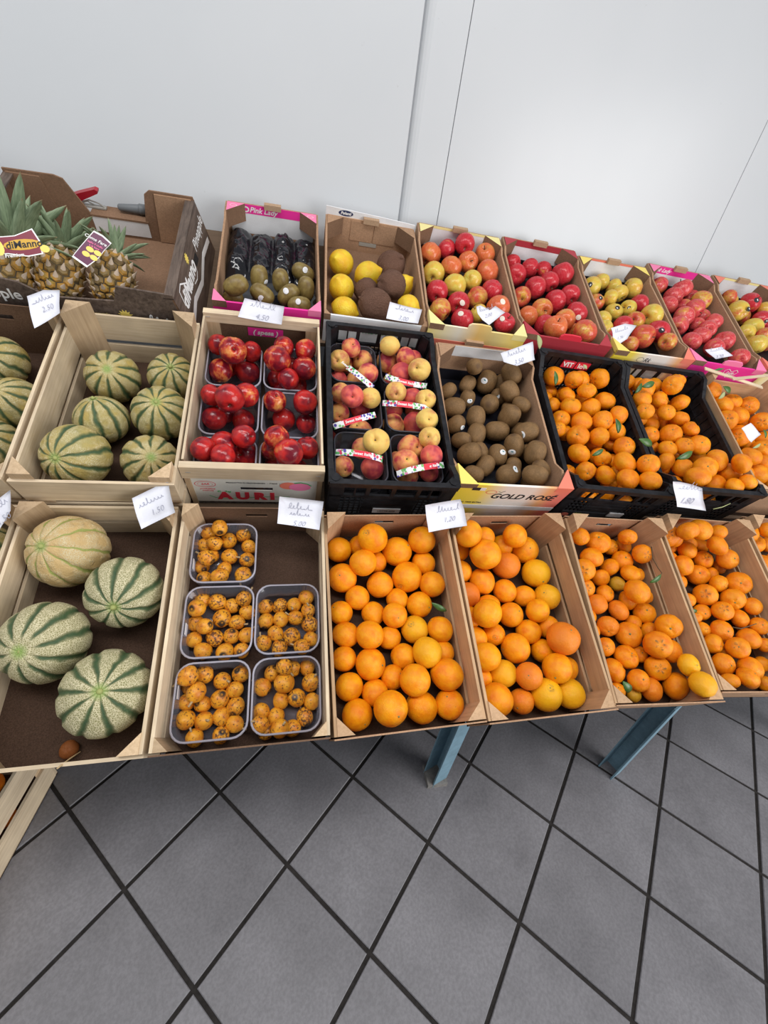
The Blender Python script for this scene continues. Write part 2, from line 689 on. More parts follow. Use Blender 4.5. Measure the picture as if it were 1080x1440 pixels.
def cursive(seed, wdt, h, loops=7):
    rr = random.Random(seed)
    pts = []
    amp = [rr.choice((0.35, 0.45, 0.55, 1.0, 1.2)) for _ in range(loops)]
    adv = [rr.uniform(0.1, 0.5) for _ in range(loops)]
    drop = [rr.random() < 0.25 for _ in range(loops)]
    for k in range(loops * 10 + 1):
        t = k / 10
        i = min(loops - 1, int(t))
        ph = 2 * math.pi * t
        x = (t / loops - 0.5) * wdt + adv[i] * wdt / loops * math.sin(ph) + 0.15 * h * amp[i] * (0.5 - 0.5 * math.cos(ph))
        y = h * amp[i] * (0.5 - 0.5 * math.cos(ph)) - (0.4 * h * math.sin(ph / 2) ** 4 if drop[i] else 0)
        pts.append((x, y))
    return pts


def ellipse_pts(cx, cy, a, b, n=24, a0=0.0, a1=2 * math.pi):
    return [(cx + a * math.cos(a0 + (a1 - a0) * i / n), cy + b * math.sin(a0 + (a1 - a0) * i / n)) for i in range(n + 1)]


FRONT = Matrix.Rotation(math.radians(90), 4, 'X')     # text facing -Y, up = Z


def on_front(x, y, z):
    return Matrix.Translation((x, y, z)) @ FRONT


# ------------------------------------------------------------------ the setting: wall and tiled floor
def m_wall():
    m = NM('white_enamel_wall_panel', 0.30, 0.5)
    v = m.coord('Object', (1, 1, 1))
    a = m.noise(v, 1.3, 3)
    c = m.ramp(a, [(0.3, (0.55, 0.575, 0.60)), (0.7, (0.585, 0.605, 0.628))])
    sp = m.noise(v, 34, 5, 0.75)
    c = m.mix(m.math('MULTIPLY', m.mapr(sp, 0.69, 0.75), 0.55), c, (0.34, 0.34, 0.34))
    m.col(c)
    sc = m.noise(m.coord('Object', (22, 22, 3)), 1.0, 3)
    m.set('Roughness', m.mapr(sc, 0.3, 0.7, 0.275, 0.295))
    m.bump(m.noise(v, 2.0, 1), 0.03, 0.01)
    return m.mat


WALL = m_wall()
wall = obj('wall_back', MB().box(-1.86, 3.4, 1.80, 1.86, 0, 2.75).mesh('wall_back', flat('wall_core_dark', (0.10, 0.10, 0.11), 0.8)))
wall['kind'] = 'structure'


def panel(poly):
    part('panel', MB().xy(poly, 0.012, 2.75), WALL, wall)


side = obj('wall_left_blocker', MB().box(-1.86, -1.80, -2.0, 1.772, 0, 2.75).mesh('wall_left_blocker', WALL))  # unseen wall, added to hold back ambient light from the left
side['kind'] = 'structure'
panel([(-1.80, 1.772), (0.355, 1.772), (0.3565, 1.7735), (0.3565, 1.80), (-1.80, 1.80)])
panel([(0.3595, 1.80), (0.361, 1.797), (0.366, 1.791), (0.373, 1.786), (0.382, 1.782), (0.392, 1.780), (0.4985, 1.780), (0.4995, 1.781), (0.4995, 1.80)])
panel([(0.5015, 1.80), (0.5015, 1.781), (0.5025, 1.780), (1.642, 1.780), (1.643, 1.781), (1.643, 1.80)])
panel([(1.645, 1.80), (1.645, 1.781), (1.646, 1.780), (3.4, 1.780), (3.4, 1.80)])

GROUT = board('dark_grout', (0.030, 0.027, 0.026), 0.3, 90, 0.9)
floor = obj('floor', MB().box(-1.86, 3.4, -2.0, 1.80, -0.05, -0.004).mesh('floor', GROUT))
floor['kind'] = 'structure'


def m_tile():
    m = NM('grey_floor_tile', 0.48, 0.4)
    v = m.coord('Object', (1, 1, 1), True)
    a = m.noise(v, 7, 4, 0.6)
    f = m.noise(v, 160, 2, 0.6)
    c = m.ramp(a, [(0.3, (0.150, 0.146, 0.158)), (0.7, (0.204, 0.199, 0.215))])
    c = m.mix(1.0, c, m.ramp(f, [(0.35, (0.86, 0.86, 0.86)), (0.65, (1.08, 1.08, 1.08))]), 'MULTIPLY')
    st = m.noise(v, 30, 5, 0.75)
    c = m.mix(m.math('MULTIPLY', m.mapr(st, 0.72, 0.76), 0.5), c, (0.06, 0.055, 0.05))
    rr = m.mapr(m.orand(), 0, 1, 0.92, 1.06)
    vm = m.n('ShaderNodeVectorMath', operation='SCALE')
    m.put(vm.inputs[0], c)
    m.put(vm.inputs['Scale'], rr)
    m.col(vm.outputs[0])
    m.set('Roughness', m.mapr(a, 0.3, 0.7, 0.40, 0.56))
    m.bump(f, 0.10, 0.0006)
    return m.mat


T = 0.25
h2 = T / 2 - 0.0043
bv = 0.0015
tmb = MB()
tmb.v = [(-h2, -h2, -0.004), (h2, -h2, -0.004), (h2, h2, -0.004), (-h2, h2, -0.004),
         (-h2, -h2, -bv), (h2, -h2, -bv), (h2, h2, -bv), (-h2, h2, -bv),
         (-h2 + bv, -h2 + bv, 0), (h2 - bv, -h2 + bv, 0), (h2 - bv, h2 - bv, 0), (-h2 + bv, h2 - bv, 0)]
tmb.f = [(0, 1, 5, 4), (1, 2, 6, 5), (2, 3, 7, 6), (3, 0, 4, 7), (4, 5, 9, 8), (5, 6, 10, 9), (6, 7, 11, 10), (7, 4, 8, 11), (8, 9, 10, 11)]
tmb.m = [0] * 9
tile_me = tmb.mesh('tile', m_tile())
th, x0, y0, ph = 1.04025113, -2.61188915 * T, 1.57203690 * T, math.radians(15)
for iu in range(-8, 20):
    for iv in range(-8, 20):
        a, b = (iu + 0.5) * T, (iv + 0.5) * T
        X = x0 + a * math.cos(th) + b * math.sin(th)
        Y = y0 + a * math.sin(th) - b * math.cos(th)
        wx, wy = math.cos(ph) * X + math.sin(ph) * Y, -math.sin(ph) * X + math.cos(ph) * Y
        if -1.62 < wx < 2.75 and -1.0 < wy < 1.62:
            o = obj('tile', tile_me, floor)
            o.matrix_local = Matrix.Translation((wx, wy, rnd.uniform(-0.0004, 0.0004))) @ Matrix.Rotation(th - ph, 4, 'Z')

# ------------------------------------------------------------------ the display stand
SH = {'F': 0.150, 'M': 0.195, 'B': 0.262}
STEELBLUE = board('chipped_blue_grey_paint', (0.20, 0.33, 0.42), 0.12, 60, 0.5)
SHELFW = wood('dark_shelf_board', (0.16, 0.11, 0.075), (0.10, 0.07, 0.045), 0)
stand = thing('display_stand', 'stepped fruit stand on blue-grey square steel legs under all the crates', 'display stand', Matrix.Translation((0.45, 0.9, 0)))
inv = stand.matrix_world.inverted()
RX = Matrix.Rotation(AL, 4, 'X')


def stand_part(name, mb, mat, lab=None):
    return part(name, mb, mat, stand, inv, lab)


def shelf(v0, v1, top, th_):
    mb = MB()
    pts = [(v0, top), (v1, top), (v1, top - th_), (v0, top - th_)]
    poly = [P(-1.0, a, b) for a, b in pts]
    mb.prism(poly, (2.96, 0, 0))
    stand_part('shelf', mb, SHELFW)


shelf(0.590, 1.05, SH['F'] - 0.001, 0.013)
shelf(1.085, 1.60, SH['M'] - 0.001, 0.013)
shelf(1.625, 2.11, SH['B'] - 0.001, 0.013)


def leg(x, v, top, base_y=None):
    p = P(x, v, top - 0.014)
    y = p.y if base_y is None else base_y
    a = math.radians(20)
    s, t_ = 0.023, 0.004
    prof = [(-s, -s), (s, -s), (s, s), (-s, s), (-s, s - t_), (s - t_, s - t_), (s - t_, -s + t_), (-s, -s + t_)]
    mb = MB().xy([(x + q * math.cos(a) - r_ * math.sin(a), y + q * math.sin(a) + r_ * math.cos(a)) for q, r_ in prof], 0.0, p.z - 0.016)
    stand_part('leg', mb, STEELBLUE)
    return y


FOOT = board('scuffed_grey_rubber', (0.22, 0.21, 0.20), 0.2, 80, 0.8)
for lx, by in ((-0.965, 0.517), (0.412, 0.517), (0.966, 0.474), (1.72, 0.47)):
    y = leg(lx, 0.655 if by > 0.5 else 0.604, SH['F'], by)
    if lx == 0.412:
        stand_part('foot_pad', MB().box(lx - 0.029, lx + 0.029, y - 0.029, y + 0.029, 0.0, 0.016), FOOT, 'worn grey foot pad')
    leg(lx, 1.30, SH['M'])
    leg(lx, 1.98, SH['B'])
for v, s_, t_ in ((0.655, 'F', 0), (1.30, 'M', 0), (1.98, 'B', 0)):
    p = P(0, v, SH[s_] - 0.014)
    stand_part('cross_bar', MB().box(-0.97, 1.95, p.y - 0.018, p.y + 0.018, p.z - 0.052, p.z - 0.0125), STEELBLUE)

# ------------------------------------------------------------------ crates
CR = {  # centre u, v front, v back, width, yaw, inner floor w, rim w
    'F0': (-.68, .585, 1.06, .29, 0, .158, .275), 'F1': (-.383, .585, 1.06, .29, 0, .158, .275), 'F2': (-.077, .585, 1.06, .303, 0, .158, .275),
    'F3': (.228, .583, 1.045, .300, 1, .158, .275), 'F4': (.533, .582, 1.045, .296, 0.5, .158, .275), 'F5': (.832, .583, 1.04, .280, -2.8, .158, .275),
    'F6': (1.121, .585, 1.04, .285, -4, .158, .275), 'F7': (1.42, .59, 1.04, .29, -4, .158, .275),
    'M0': (-.675, 1.07, 1.545, .29, 0, .213, .355), 'M1': (-.375, 1.066, 1.545, .29, 0, .213, .355), 'M2': (-.0775, 1.114, 1.603, .298, 0, .205, .355),
    'M3': (.239, 1.08, 1.60, .302, -1, .213, .355), 'M4': (.545, 1.082, 1.56, .298, -1.5, .230, .355), 'M5': (.865, 1.076, 1.575, .289, -4, .213, .355),
    'M6': (1.168, 1.083, 1.556, .296, -3.5, .213, .355), 'M7': (1.475, 1.09, 1.545, .29, -4, .213, .34),
    'B1': (-.50, 1.562, 2.0, .51, 0, .27, .40), 'B2': (-.066, 1.64, 2.11, .287, 0, .272, .36), 'B3': (.244, 1.63, 2.10, .30, -2, .272, .37),
    'B4': (.553, 1.61, 2.115, .305, -3, .285, .38), 'B5': (.859, 1.608, 2.112, .292, -4, .285, .38), 'B6': (1.160, 1.582, 2.07, .292, -2, .285, .38),
    'B7': (1.462, 1.568, 2.09, .285, -4, .285, .38), 'B8': (1.765, 1.56, 2.08, .285, -4, .285, .38)}


def base(key):
    uc, v0, v1, W, yaw, wf, wr = CR[key]
    s = SH[key[0]]
    return frame(uc, (v0 + v1) / 2, s, yaw), W, v1 - v0, wr - s, wf - s


def slotted(mb, W, y0, y1, z0, z1, sw, s0, s1):
    """a board with a hand slot"""
    mb.box(-W / 2, W / 2, y0, y1, z0, s0)
    mb.box(-W / 2, W / 2, y0, y1, s1, z1)
    mb.box(-W / 2, -sw, y0, y1, s0, s1)
    mb.box(sw, W / 2, y0, y1, s0, s1)
    return mb


def post(name, root, sx, sy, W, L, z1, leg_, mat, t=0.0065, z0=0.008):
    x, y = sx * (W / 2 - t), sy * (L / 2 - t)
    mb = MB().xy([(x, y), (x - sx * leg_, y), (x, y - sy * leg_)], z0, z1)
    return part(name, mb, mat, root)


def nails(root, pts):
    for p in pts:
        mb = MB().box(p[0] - 0.005, p[0] + 0.005, p[1] - 0.001, p[1] + 0.0003, p[2] - 0.0008, p[2] + 0.0008)
        part('staple', mb, STEEL, root, None)


def wood_crate(key, label, front, back, group='wooden fruit crates', along=WY, across=WX, upright=WZ, posts=0.042, back_up=0.026, front_up=0.0, floor_m=HARD, side_slats=2):
    M, W, L, H, fl = base(key)
    root = thing('fruit_crate', label, 'crate', M, group)
    t = 0.006
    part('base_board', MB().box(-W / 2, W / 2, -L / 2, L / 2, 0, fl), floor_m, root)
    for sx in (-1, 1):
        xa, xb = sorted((sx * W / 2, sx * (W / 2 - t)))
        for k, (z0, z1) in enumerate(((0.44 * H + 0.012, H), (fl, 0.44 * H - 0.004))[:side_slats]):
            jit = rnd.uniform(-0.002, 0.002)
            part('slat', MB().box(xa, xb, -L / 2 + t, L / 2 - t, z0, z1 - (0.001 + abs(jit) if k == 0 else 0)), along, root)
    for sy, kind in ((-1, front), (1, back)):
        ya, yb = sorted((sy * L / 2, sy * (L / 2 - t)))
        if kind == 'slats':
            part('slat', MB().box(-W / 2, W / 2, ya, yb, 0.55 * H, H), across, root)
            part('slat', MB().box(-W / 2, W / 2, ya, yb, fl, 0.46 * H), across, root)
        elif kind == 'low':
            part('slat', MB().box(-W / 2, W / 2, ya, yb, fl, H - 0.012), across, root)
        else:
            mt = {'hard': HARDL, 'kraft': KRAFT, 'tan': BX}[kind]
            yc, yd = sorted((sy * L / 2, sy * (L / 2 - 0.0028)))
            part('end_board', slotted(MB(), W, yc, yd, fl, H, 0.024, H - 0.041, H - 0.028), mt, root)
        for sx in (-1, 1):
            post('corner_post', root, sx, sy, W, L, H + (back_up if sy > 0 else front_up), posts if sy > 0 else posts * 0.78, upright, t)
    return root, W, L, H, fl


wood_crate('F0', 'pale wooden melon crate cut off by the left edge, front row', 'slats', 'slats')
r_F1, *_ = wood_crate('F1', 'pale wooden crate of four large netted melons, front row', 'low', 'slats')
r_F2, *_ = wood_crate('F2', 'wooden crate holding five clear punnets of loquats', 'hard', 'hard', upright=WZ, posts=0.03)
wood_crate('F3', 'tan wooden crate of oranges beside the loquat crate', 'kraft', 'kraft', along=BY, upright=BZ)
wood_crate('F4', 'tan wooden crate of oranges beside the small tangerines', 'kraft', 'kraft', along=BY, upright=BZ, posts=0.046)
wood_crate('F5', 'tan wooden crate of tangerines with a twig on its right side', 'kraft', 'kraft', along=BY, upright=BZ, posts=0.046)
wood_crate('F6', 'tan wooden crate of tangerines below the right black crate', 'kraft', 'kraft', along=BY, upright=BZ, posts=0.046)
wood_crate('F7', 'tan wooden tangerine crate cut off by the right edge, front row', 'kraft', 'kraft', along=BY, upright=BZ)
wood_crate('M1', 'pale slatted wooden crate of six striped melons, middle row', 'slats', 'slats', along=WY, front_up=0.018, back_up=0.034, posts=0.05)
wood_crate('M0', 'brown-lined wooden melon crate cut off by the left edge, middle row', 'slats', 'hard', along=WY)
r_M7, W_, L_, H_, f_ = wood_crate('M7', 'tan wooden tangerine crate right of the black plastic crates', 'kraft', 'low', along=BY, across=BX, upright=BZ)


def nectarine_crate():
    M, W, L, H, fl = base('M2')
    root = thing('fruit_crate', 'wooden crate of nectarine punnets with a red-lettered cream front', 'crate', M, 'wooden fruit crates')
    t = 0.006
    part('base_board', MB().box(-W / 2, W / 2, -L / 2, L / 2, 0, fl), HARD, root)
    for sx in (-1, 1):
        xa, xb = sorted((sx * W / 2, sx * (W / 2 - 0.005)))
        part('slat', MB().box(xa, xb, -L / 2 + 0.02, L / 2 - 0.02, fl + 0.004, H - 0.006), WY, root)
    # front: top rail, printed panel with a hand slot, two end battens
    yf = -L / 2
    part('top_rail', MB().box(-W / 2 - 0.002, W / 2 + 0.002, yf - 0.005, yf + 0.011, H - 0.042, H), WX, root)
    pm = MB()
    s0, s1, sw = 0.064, 0.077, 0.036
    slotted(pm, W - 0.012, yf, yf + 0.002, 0.0, H - 0.042, sw, s0, s1)
    pnl = part('printed_panel', pm, CREAM, root, None, 'cream panel printed with red letters and two peaches')
    y = yf - 0.0004
    for ch, cx_ in zip('AURI', (-0.074, -0.034, 0.005, 0.034)):
        lettering(ch, 0.042, REDP, pnl, on_front(cx_, y, 0.036), bold=0.0028)
    sw_ = ribbon([(-0.108, 0.038), (-0.095, 0.028), (-0.075, 0.024), (-0.03, 0.028), (0.02, 0.035), (0.075, 0.036)], 0.0022)
    part('green_swash', sw_, GINK, pnl, on_front(0, y + 0.0001, 0))
    lettering('EL   Reg', 0.009, GINK, pnl, on_front(-0.074, y, 0.057), shear=0.3)
    lettering('PRODOTTO DI PROVENIENZA  -  ITALIA  -  PUGLIA', 0.0062, INK, pnl, on_front(0.006, y, 0.096))
    lettering('AZ. AGRICOLA  -  CONFEZIONATO  -  C.DA SAN PIETRO', 0.0055, INK, pnl, on_front(-0.005, y, 0.007))
    em = merge(ribbon(ellipse_pts(-0.110, 0.088, 0.022, 0.013), 0.0012), ribbon(ellipse_pts(-0.110, 0.088, 0.016, 0.009), 0.0006))
    part('round_emblem', em, REDP, pnl, on_front(0, y, 0))
    lettering('2AR', 0.010, REDP, pnl, on_front(-0.110, y, 0.088), shear=0.2)
    lettering('produzione', 0.007, REDP, pnl, on_front(-0.108, y, 0.068), shear=0.3)
    lettering('ortofrutta', 0.006, REDP, pnl, on_front(-0.108, y, 0.060), shear=0.3)
    p1 = MB()
    p1.xy(ellipse_pts(0.072, 0.088, 0.020, 0.015)[:-1], 0, 0.0003)
    part('peach_picture', p1, CORAL, pnl, on_front(0, y, 0))
    p2 = MB()
    p2.xy(ellipse_pts(0.098, 0.084, 0.025, 0.016)[:-1], 0.0003, 0.0007)
    part('peach_picture', p2, PINKL, pnl, on_front(0, y, 0))
    part('leaf_picture', merge(ribbon([(0.085, 0.100), (0.10, 0.104), (0.116, 0.098), (0.124, 0.090)], 0.003)), GINK, pnl, on_front(0, y - 0.0008, 0))
    for sx in (-1, 1):
        part('batten', MB().box(sx * W / 2 - 0.012 * (sx > 0), sx * W / 2 + 0.012 * (sx < 0), yf - 0.002, yf + 0.006, 0.0, H - 0.042), WZ, root)
    # back: rail, battens, hardboard
    yb = L / 2
    part('back_board', MB().box(-W / 2, W / 2, yb - 0.006, yb, fl, H - 0.026), HARDL, root)
    part('top_rail', MB().box(-W / 2, W / 2, yb - 0.018, yb, H - 0.026, H + 0.002), WX, root)
    for sx in (-1, 1):
        part('batten', MB().box(min(sx * W / 2, sx * (W / 2 - 0.036)), max(sx * W / 2, sx * (W / 2 - 0.036)), yb - 0.018, yb - 0.006, fl, H - 0.026), WZ, root)
        post('corner_post', root, sx, -1, W, L, H - 0.03, 0.016, WZ, 0.012)
    lb = part('pink_label', MB().box(-0.042, 0.052, yb - 0.0072, yb - 0.006, H - 0.066, H - 0.040), PINK, root, None, 'pink label on the back board')
    lettering('( spesa )', 0.020, WINK, lb, on_front(0.004, yb - 0.0075, H - 0.054), shear=0.2, bold=0.0006)
    nails(root, [(-0.135, yf - 0.005, H - 0.018), (0.137, yf - 0.005, H - 0.020), (-0.138, yb - 0.018, H - 0.010), (0.138, yb - 0.018, H - 0.010)])
    return root


nectarine_crate()


def tray(key, label, front_m, strip_m, gus_m, inner=WHITE, group='cardboard fruit trays', hf=None, liner=True, side_m=KRAFT, bump_m=None, side_dip=0.9, tab=True, front_tri=0.05, strip_h=0.026, gus_f=None):
    if hf is None:
        hf = CR[key][6] - SH[key[0]] - 0.008
    M, W, L, H, fl = base(key)
    root = thing('fruit_tray', label, 'tray', M, group)
    t = 0.006
    part('base_board', MB().box(-W / 2 + t, W / 2 - t, -L / 2 + t, L / 2 - t, 0, fl - 0.004), KRAFTD, root)
    if liner:
        lm = MB().box(-W / 2 + t, W / 2 - t, -L / 2 + t, L / 2 - t, fl - 0.004, fl - 0.001)
        lm.box(-W / 2 + t, W / 2 - t, L / 2 - t - 0.004, L / 2 - t - 0.001, fl - 0.001, H * 0.46)
        part('liner', lm, TRAYB, root, None, 'black moulded fruit liner')
    for sx in (-1, 1):
        xa, xb = sorted((sx * W / 2, sx * (W / 2 - t)))
        prof = [(-L / 2 + t, 0), (L / 2, 0), (L / 2, H - 0.002), (L / 2 - 0.06, H - 0.002), (L / 2 - 0.085, H * side_dip), (-L / 2 + 0.10, H * (side_dip - 0.06)), (-L / 2 + 0.065, H * 0.92), (-L / 2 + 0.05, H - 0.02), (-L / 2 + t, H - 0.02)]
        part('side_wall', MB().yz(prof, xa, xb), side_m, root)
    # back wall
    part('back_wall', MB().box(-W / 2 + t, W / 2 - t, L / 2 - t, L / 2, 0, H), KRAFT, root)
    if inner is not None:
        part('inner_panel', MB().box(-W / 2 + 0.012, W / 2 - 0.012, L / 2 - t - 0.0008, L / 2 - t, fl, H - strip_h), inner, root)
        st = part('printed_strip', MB().box(-W / 2 + t, W / 2 - t, L / 2 - t - 0.0012, L / 2 - t, H - strip_h, H + 0.0006), strip_m, root)
    if tab:
        part('lift_tab', MB().box(-0.026, 0.026, L / 2 - t - 0.010, L / 2 - t + 0.004, H - 0.004, H + 0.012), CORR, root)
    for sx in (-1, 1):
        x = sx * (W / 2 - t)
        y = L / 2 - t - 0.0014
        g = MB().xy([(x, y), (x - sx * 0.052, y), (x, y - 0.050)], H - 0.050, H + 0.002)
        g.m = [0, 1, 0, 0, 0]
        part('corner_gusset', g, [KRAFTD, gus_m], root)
    # front wall with folded corner gussets
    W2 = W / 2
    fr = part('front_wall', MB().box(-W2, W2, -L / 2, -L / 2 + t, 0, hf), front_m, root)
    for sx in (-1, 1):
        x, y = sx * W2, -L / 2 - 0.0004
        ga = front_tri
        g = MB().xy([(x, y), (x - sx * ga * 0.9, y), (x - sx * 0.002, y + ga * 1.15), (x, y + ga * 1.15)], hf - 0.016, hf + 0.003)
        g.m = [0, 1, 1, 0, 0, 1]
        gm = gus_m if not isinstance(gus_f, tuple) else gus_f[0 if sx < 0 else 1]
        part('corner_gusset', g, [KRAFTD, gm], root)
    if bump_m is not None:
        part('front_tab', MB().xz([(-0.036, hf), (-0.036, hf + 0.010), (-0.028, hf + 0.017), (0.0, hf + 0.019), (0.028, hf + 0.017), (0.036, hf + 0.010), (0.036, hf)], -L / 2, -L / 2 + t), bump_m, root)
    return root, W, L, H, fl, fr


# back row of cardboard trays, left to right
r, W, L, H, fl, fr = tray('B2', 'pink-edged cardboard tray of green kiwis with a black liner', PINK, PINK, PINKL, liner=False, front_tri=0.04)
yb = L / 2 - 0.0076
for s_, x_ in (('Pink Lady', -0.030),):
    lettering(s_, 0.022, WINK, r, on_front(x_, yb, H - 0.014), shear=0.3, bold=0.0004)
part('white_swirl', merge(ribbon(ellipse_pts(-0.084, H - 0.014, 0.009, 0.007), 0.004)), WINK, r, on_front(0, yb, 0))
for sx in (-1, 1):
    part('heart_mark', ribbon(ellipse_pts(sx * 0.118, L / 2 - 0.026, 0.010, 0.006), 0.0012), WINK, r, Matrix.Translation((0, 0, H + 0.0025)))
r, W, L, H, fl, fr = tray('B3', 'plain brown cardboard box of lemons and coconuts', WHITE, KRAFT, KRAFT, inner=None, liner=False, side_dip=0.97, front_tri=0.02, hf=0.09)
part('outer_flap', MB().xz([(-W / 2, H - 0.02), (W / 2, H - 0.02), (W / 2, H + 0.012), (0.03, H + 0.018), (-W / 2, H + 0.024)], L / 2 - 0.0005, L / 2 + 0.003), WHITE, r)
lg = part('oval_mark', MB().xy(ellipse_pts(-0.085, 0, 0.024, 0.0085)[:-1], 0, 0.0004), flat('navy_ink', (0.02, 0.03, 0.10)), r, on_front(0, L / 2 - 0.0008, H + 0.011))
lettering('Polenti', 0.012, WINK, lg, Matrix.Translation((-0.085, 0, 0.0008)), shear=0.2, bold=0.0004)
part('grey_flap', MB().box(-0.03, 0.03, L / 2 - 0.0075, L / 2 - 0.006, 0.028, 0.040), flat('grey_board', (0.36, 0.34, 0.30), 0.8), r)
for sx, x_ in ((-1, -0.02), (1, 0.06)):
    part('fold_panel', MB().box(x_ - 0.045, x_ + 0.030, L / 2 - 0.0078, L / 2 - 0.006, 0.042, H - 0.004), KRAFT, r)
lettering('FRUTTA', 0.020, GINK, fr, on_front(0.0, -L / 2 - 0.0005, 0.05), bold=0.0006)
part('red_print', MB().box(0.02, 0.06, -L / 2 - 0.0007, -L / 2, 0.055, 0.066), REDP, fr)
r, W, L, H, fl, fr = tray('B4', 'yellow-edged cardboard tray of mixed red and yellow apples', YELWHITE, LEMY, LEMY, bump_m=YELWHITE, strip_h=0.006)
part('front_band', MB().box(-W / 2, W / 2, -L / 2 - 0.0008, -L / 2, 0.0, 0.062), CORAL, r)
part('lift_tab', MB().box(-0.028, 0.028, -L / 2 - 0.010, -L / 2, 0.060, 0.074), CORR, r)
r, W, L, H, fl, fr = tray('B5', 'dark red edged cardboard tray of red apples', MAROON, MAROON, MAROON, bump_m=REDP, strip_h=0.020)
r, W, L, H, fl, fr = tray('B6', 'yellow and coral cardboard tray of golden apples with black stickers', GOLDROSE, CORAL, YEL, strip_h=0.006, gus_f=(YEL, CORAL))
lettering('Rk', 0.022, INK, fr, on_front(-0.02, -L / 2 - 0.0005, 0.088), shear=0.3)
part('oval_mark', ribbon(ellipse_pts(-0.045, 0.088, 0.012, 0.009), 0.001), INK, fr, on_front(0, -L / 2 - 0.0006, 0))
r, W, L, H, fl, fr = tray('B7', 'bright pink cardboard tray of pink apples', PINK, PINK, PINKL, bump_m=PINKL)
lettering('Pink Lady', 0.020, WINK, r, on_front(-0.07, L / 2 - 0.0076, H - 0.013), shear=0.3, bold=0.0004)
hp = [(0.0, -0.017), (-0.02, -0.002), (-0.024, 0.010), (-0.014, 0.017), (0.0, 0.008), (0.014, 0.017), (0.024, 0.010), (0.02, -0.002), (0.0, -0.017)]
part('heart_mark', ribbon([(a * 1.1 + 0.02, b + 0.082) for a, b in hp], 0.0022), WINK, fr, on_front(0, -L / 2 - 0.0006, 0))
lettering('Lady', 0.016, WINK, fr, on_front(0.02, -L / 2 - 0.0006, 0.083), shear=0.3, bold=0.0004)
part('green_leaf_print', MB().xy([(-0.05, 0.082), (-0.035, 0.096), (-0.015, 0.098), (-0.024, 0.088)], 0, 0.0004), GINK, fr, on_front(0, -L / 2, 0))
r, W, L, H, fl, fr = tray('B8', 'coral and yellow cardboard tray of apples at the right edge', YELWHITE, LEMY, CORAL, strip_h=0.006)
# kiwi tray of the middle row
r_M4, W, L, H, fl, fr = tray('M4', 'cardboard tray of brown kiwis with a yellow and coral front', GOLDROSE, WHITE, KRAFT, hf=0.160, side_dip=0.86, tab=False, inner=KRAFT, strip_h=0.035, front_tri=0.05, gus_f=(YEL, CORAL))
y = -L / 2 - 0.0006
lettering('GOLD ROS\u00c9', 0.032, INK, fr, on_front(0.034, y, 0.112), shear=0.25, bold=0.0005)
part('oval_mark', ribbon(ellipse_pts(-0.058, 0.130, 0.014, 0.008), 0.0012), REDP, fr, on_front(0, y, 0))
part('tick_mark', ribbon([(-0.040, 0.134), (-0.032, 0.131), (-0.024, 0.138)], 0.0015), INK, fr, on_front(0, y, 0))
part('black_stamp', MB().box(-0.112, -0.092, y - 0.0002, y + 0.0005, 0.136, 0.148), INK, fr)
part('white_stamp', MB().box(-0.092, -0.078, y - 0.0002, y + 0.0005, 0.136, 0.148), WHITE, fr)
lettering('CAL 100% EXTRA', 0.008, INK, fr, on_front(-0.095, y, 0.078), shear=0.2)
part('white_hem', MB().box(-W / 2, W / 2, -L / 2 - 0.0008, -L / 2, 0.048, 0.066), WHITE, fr)


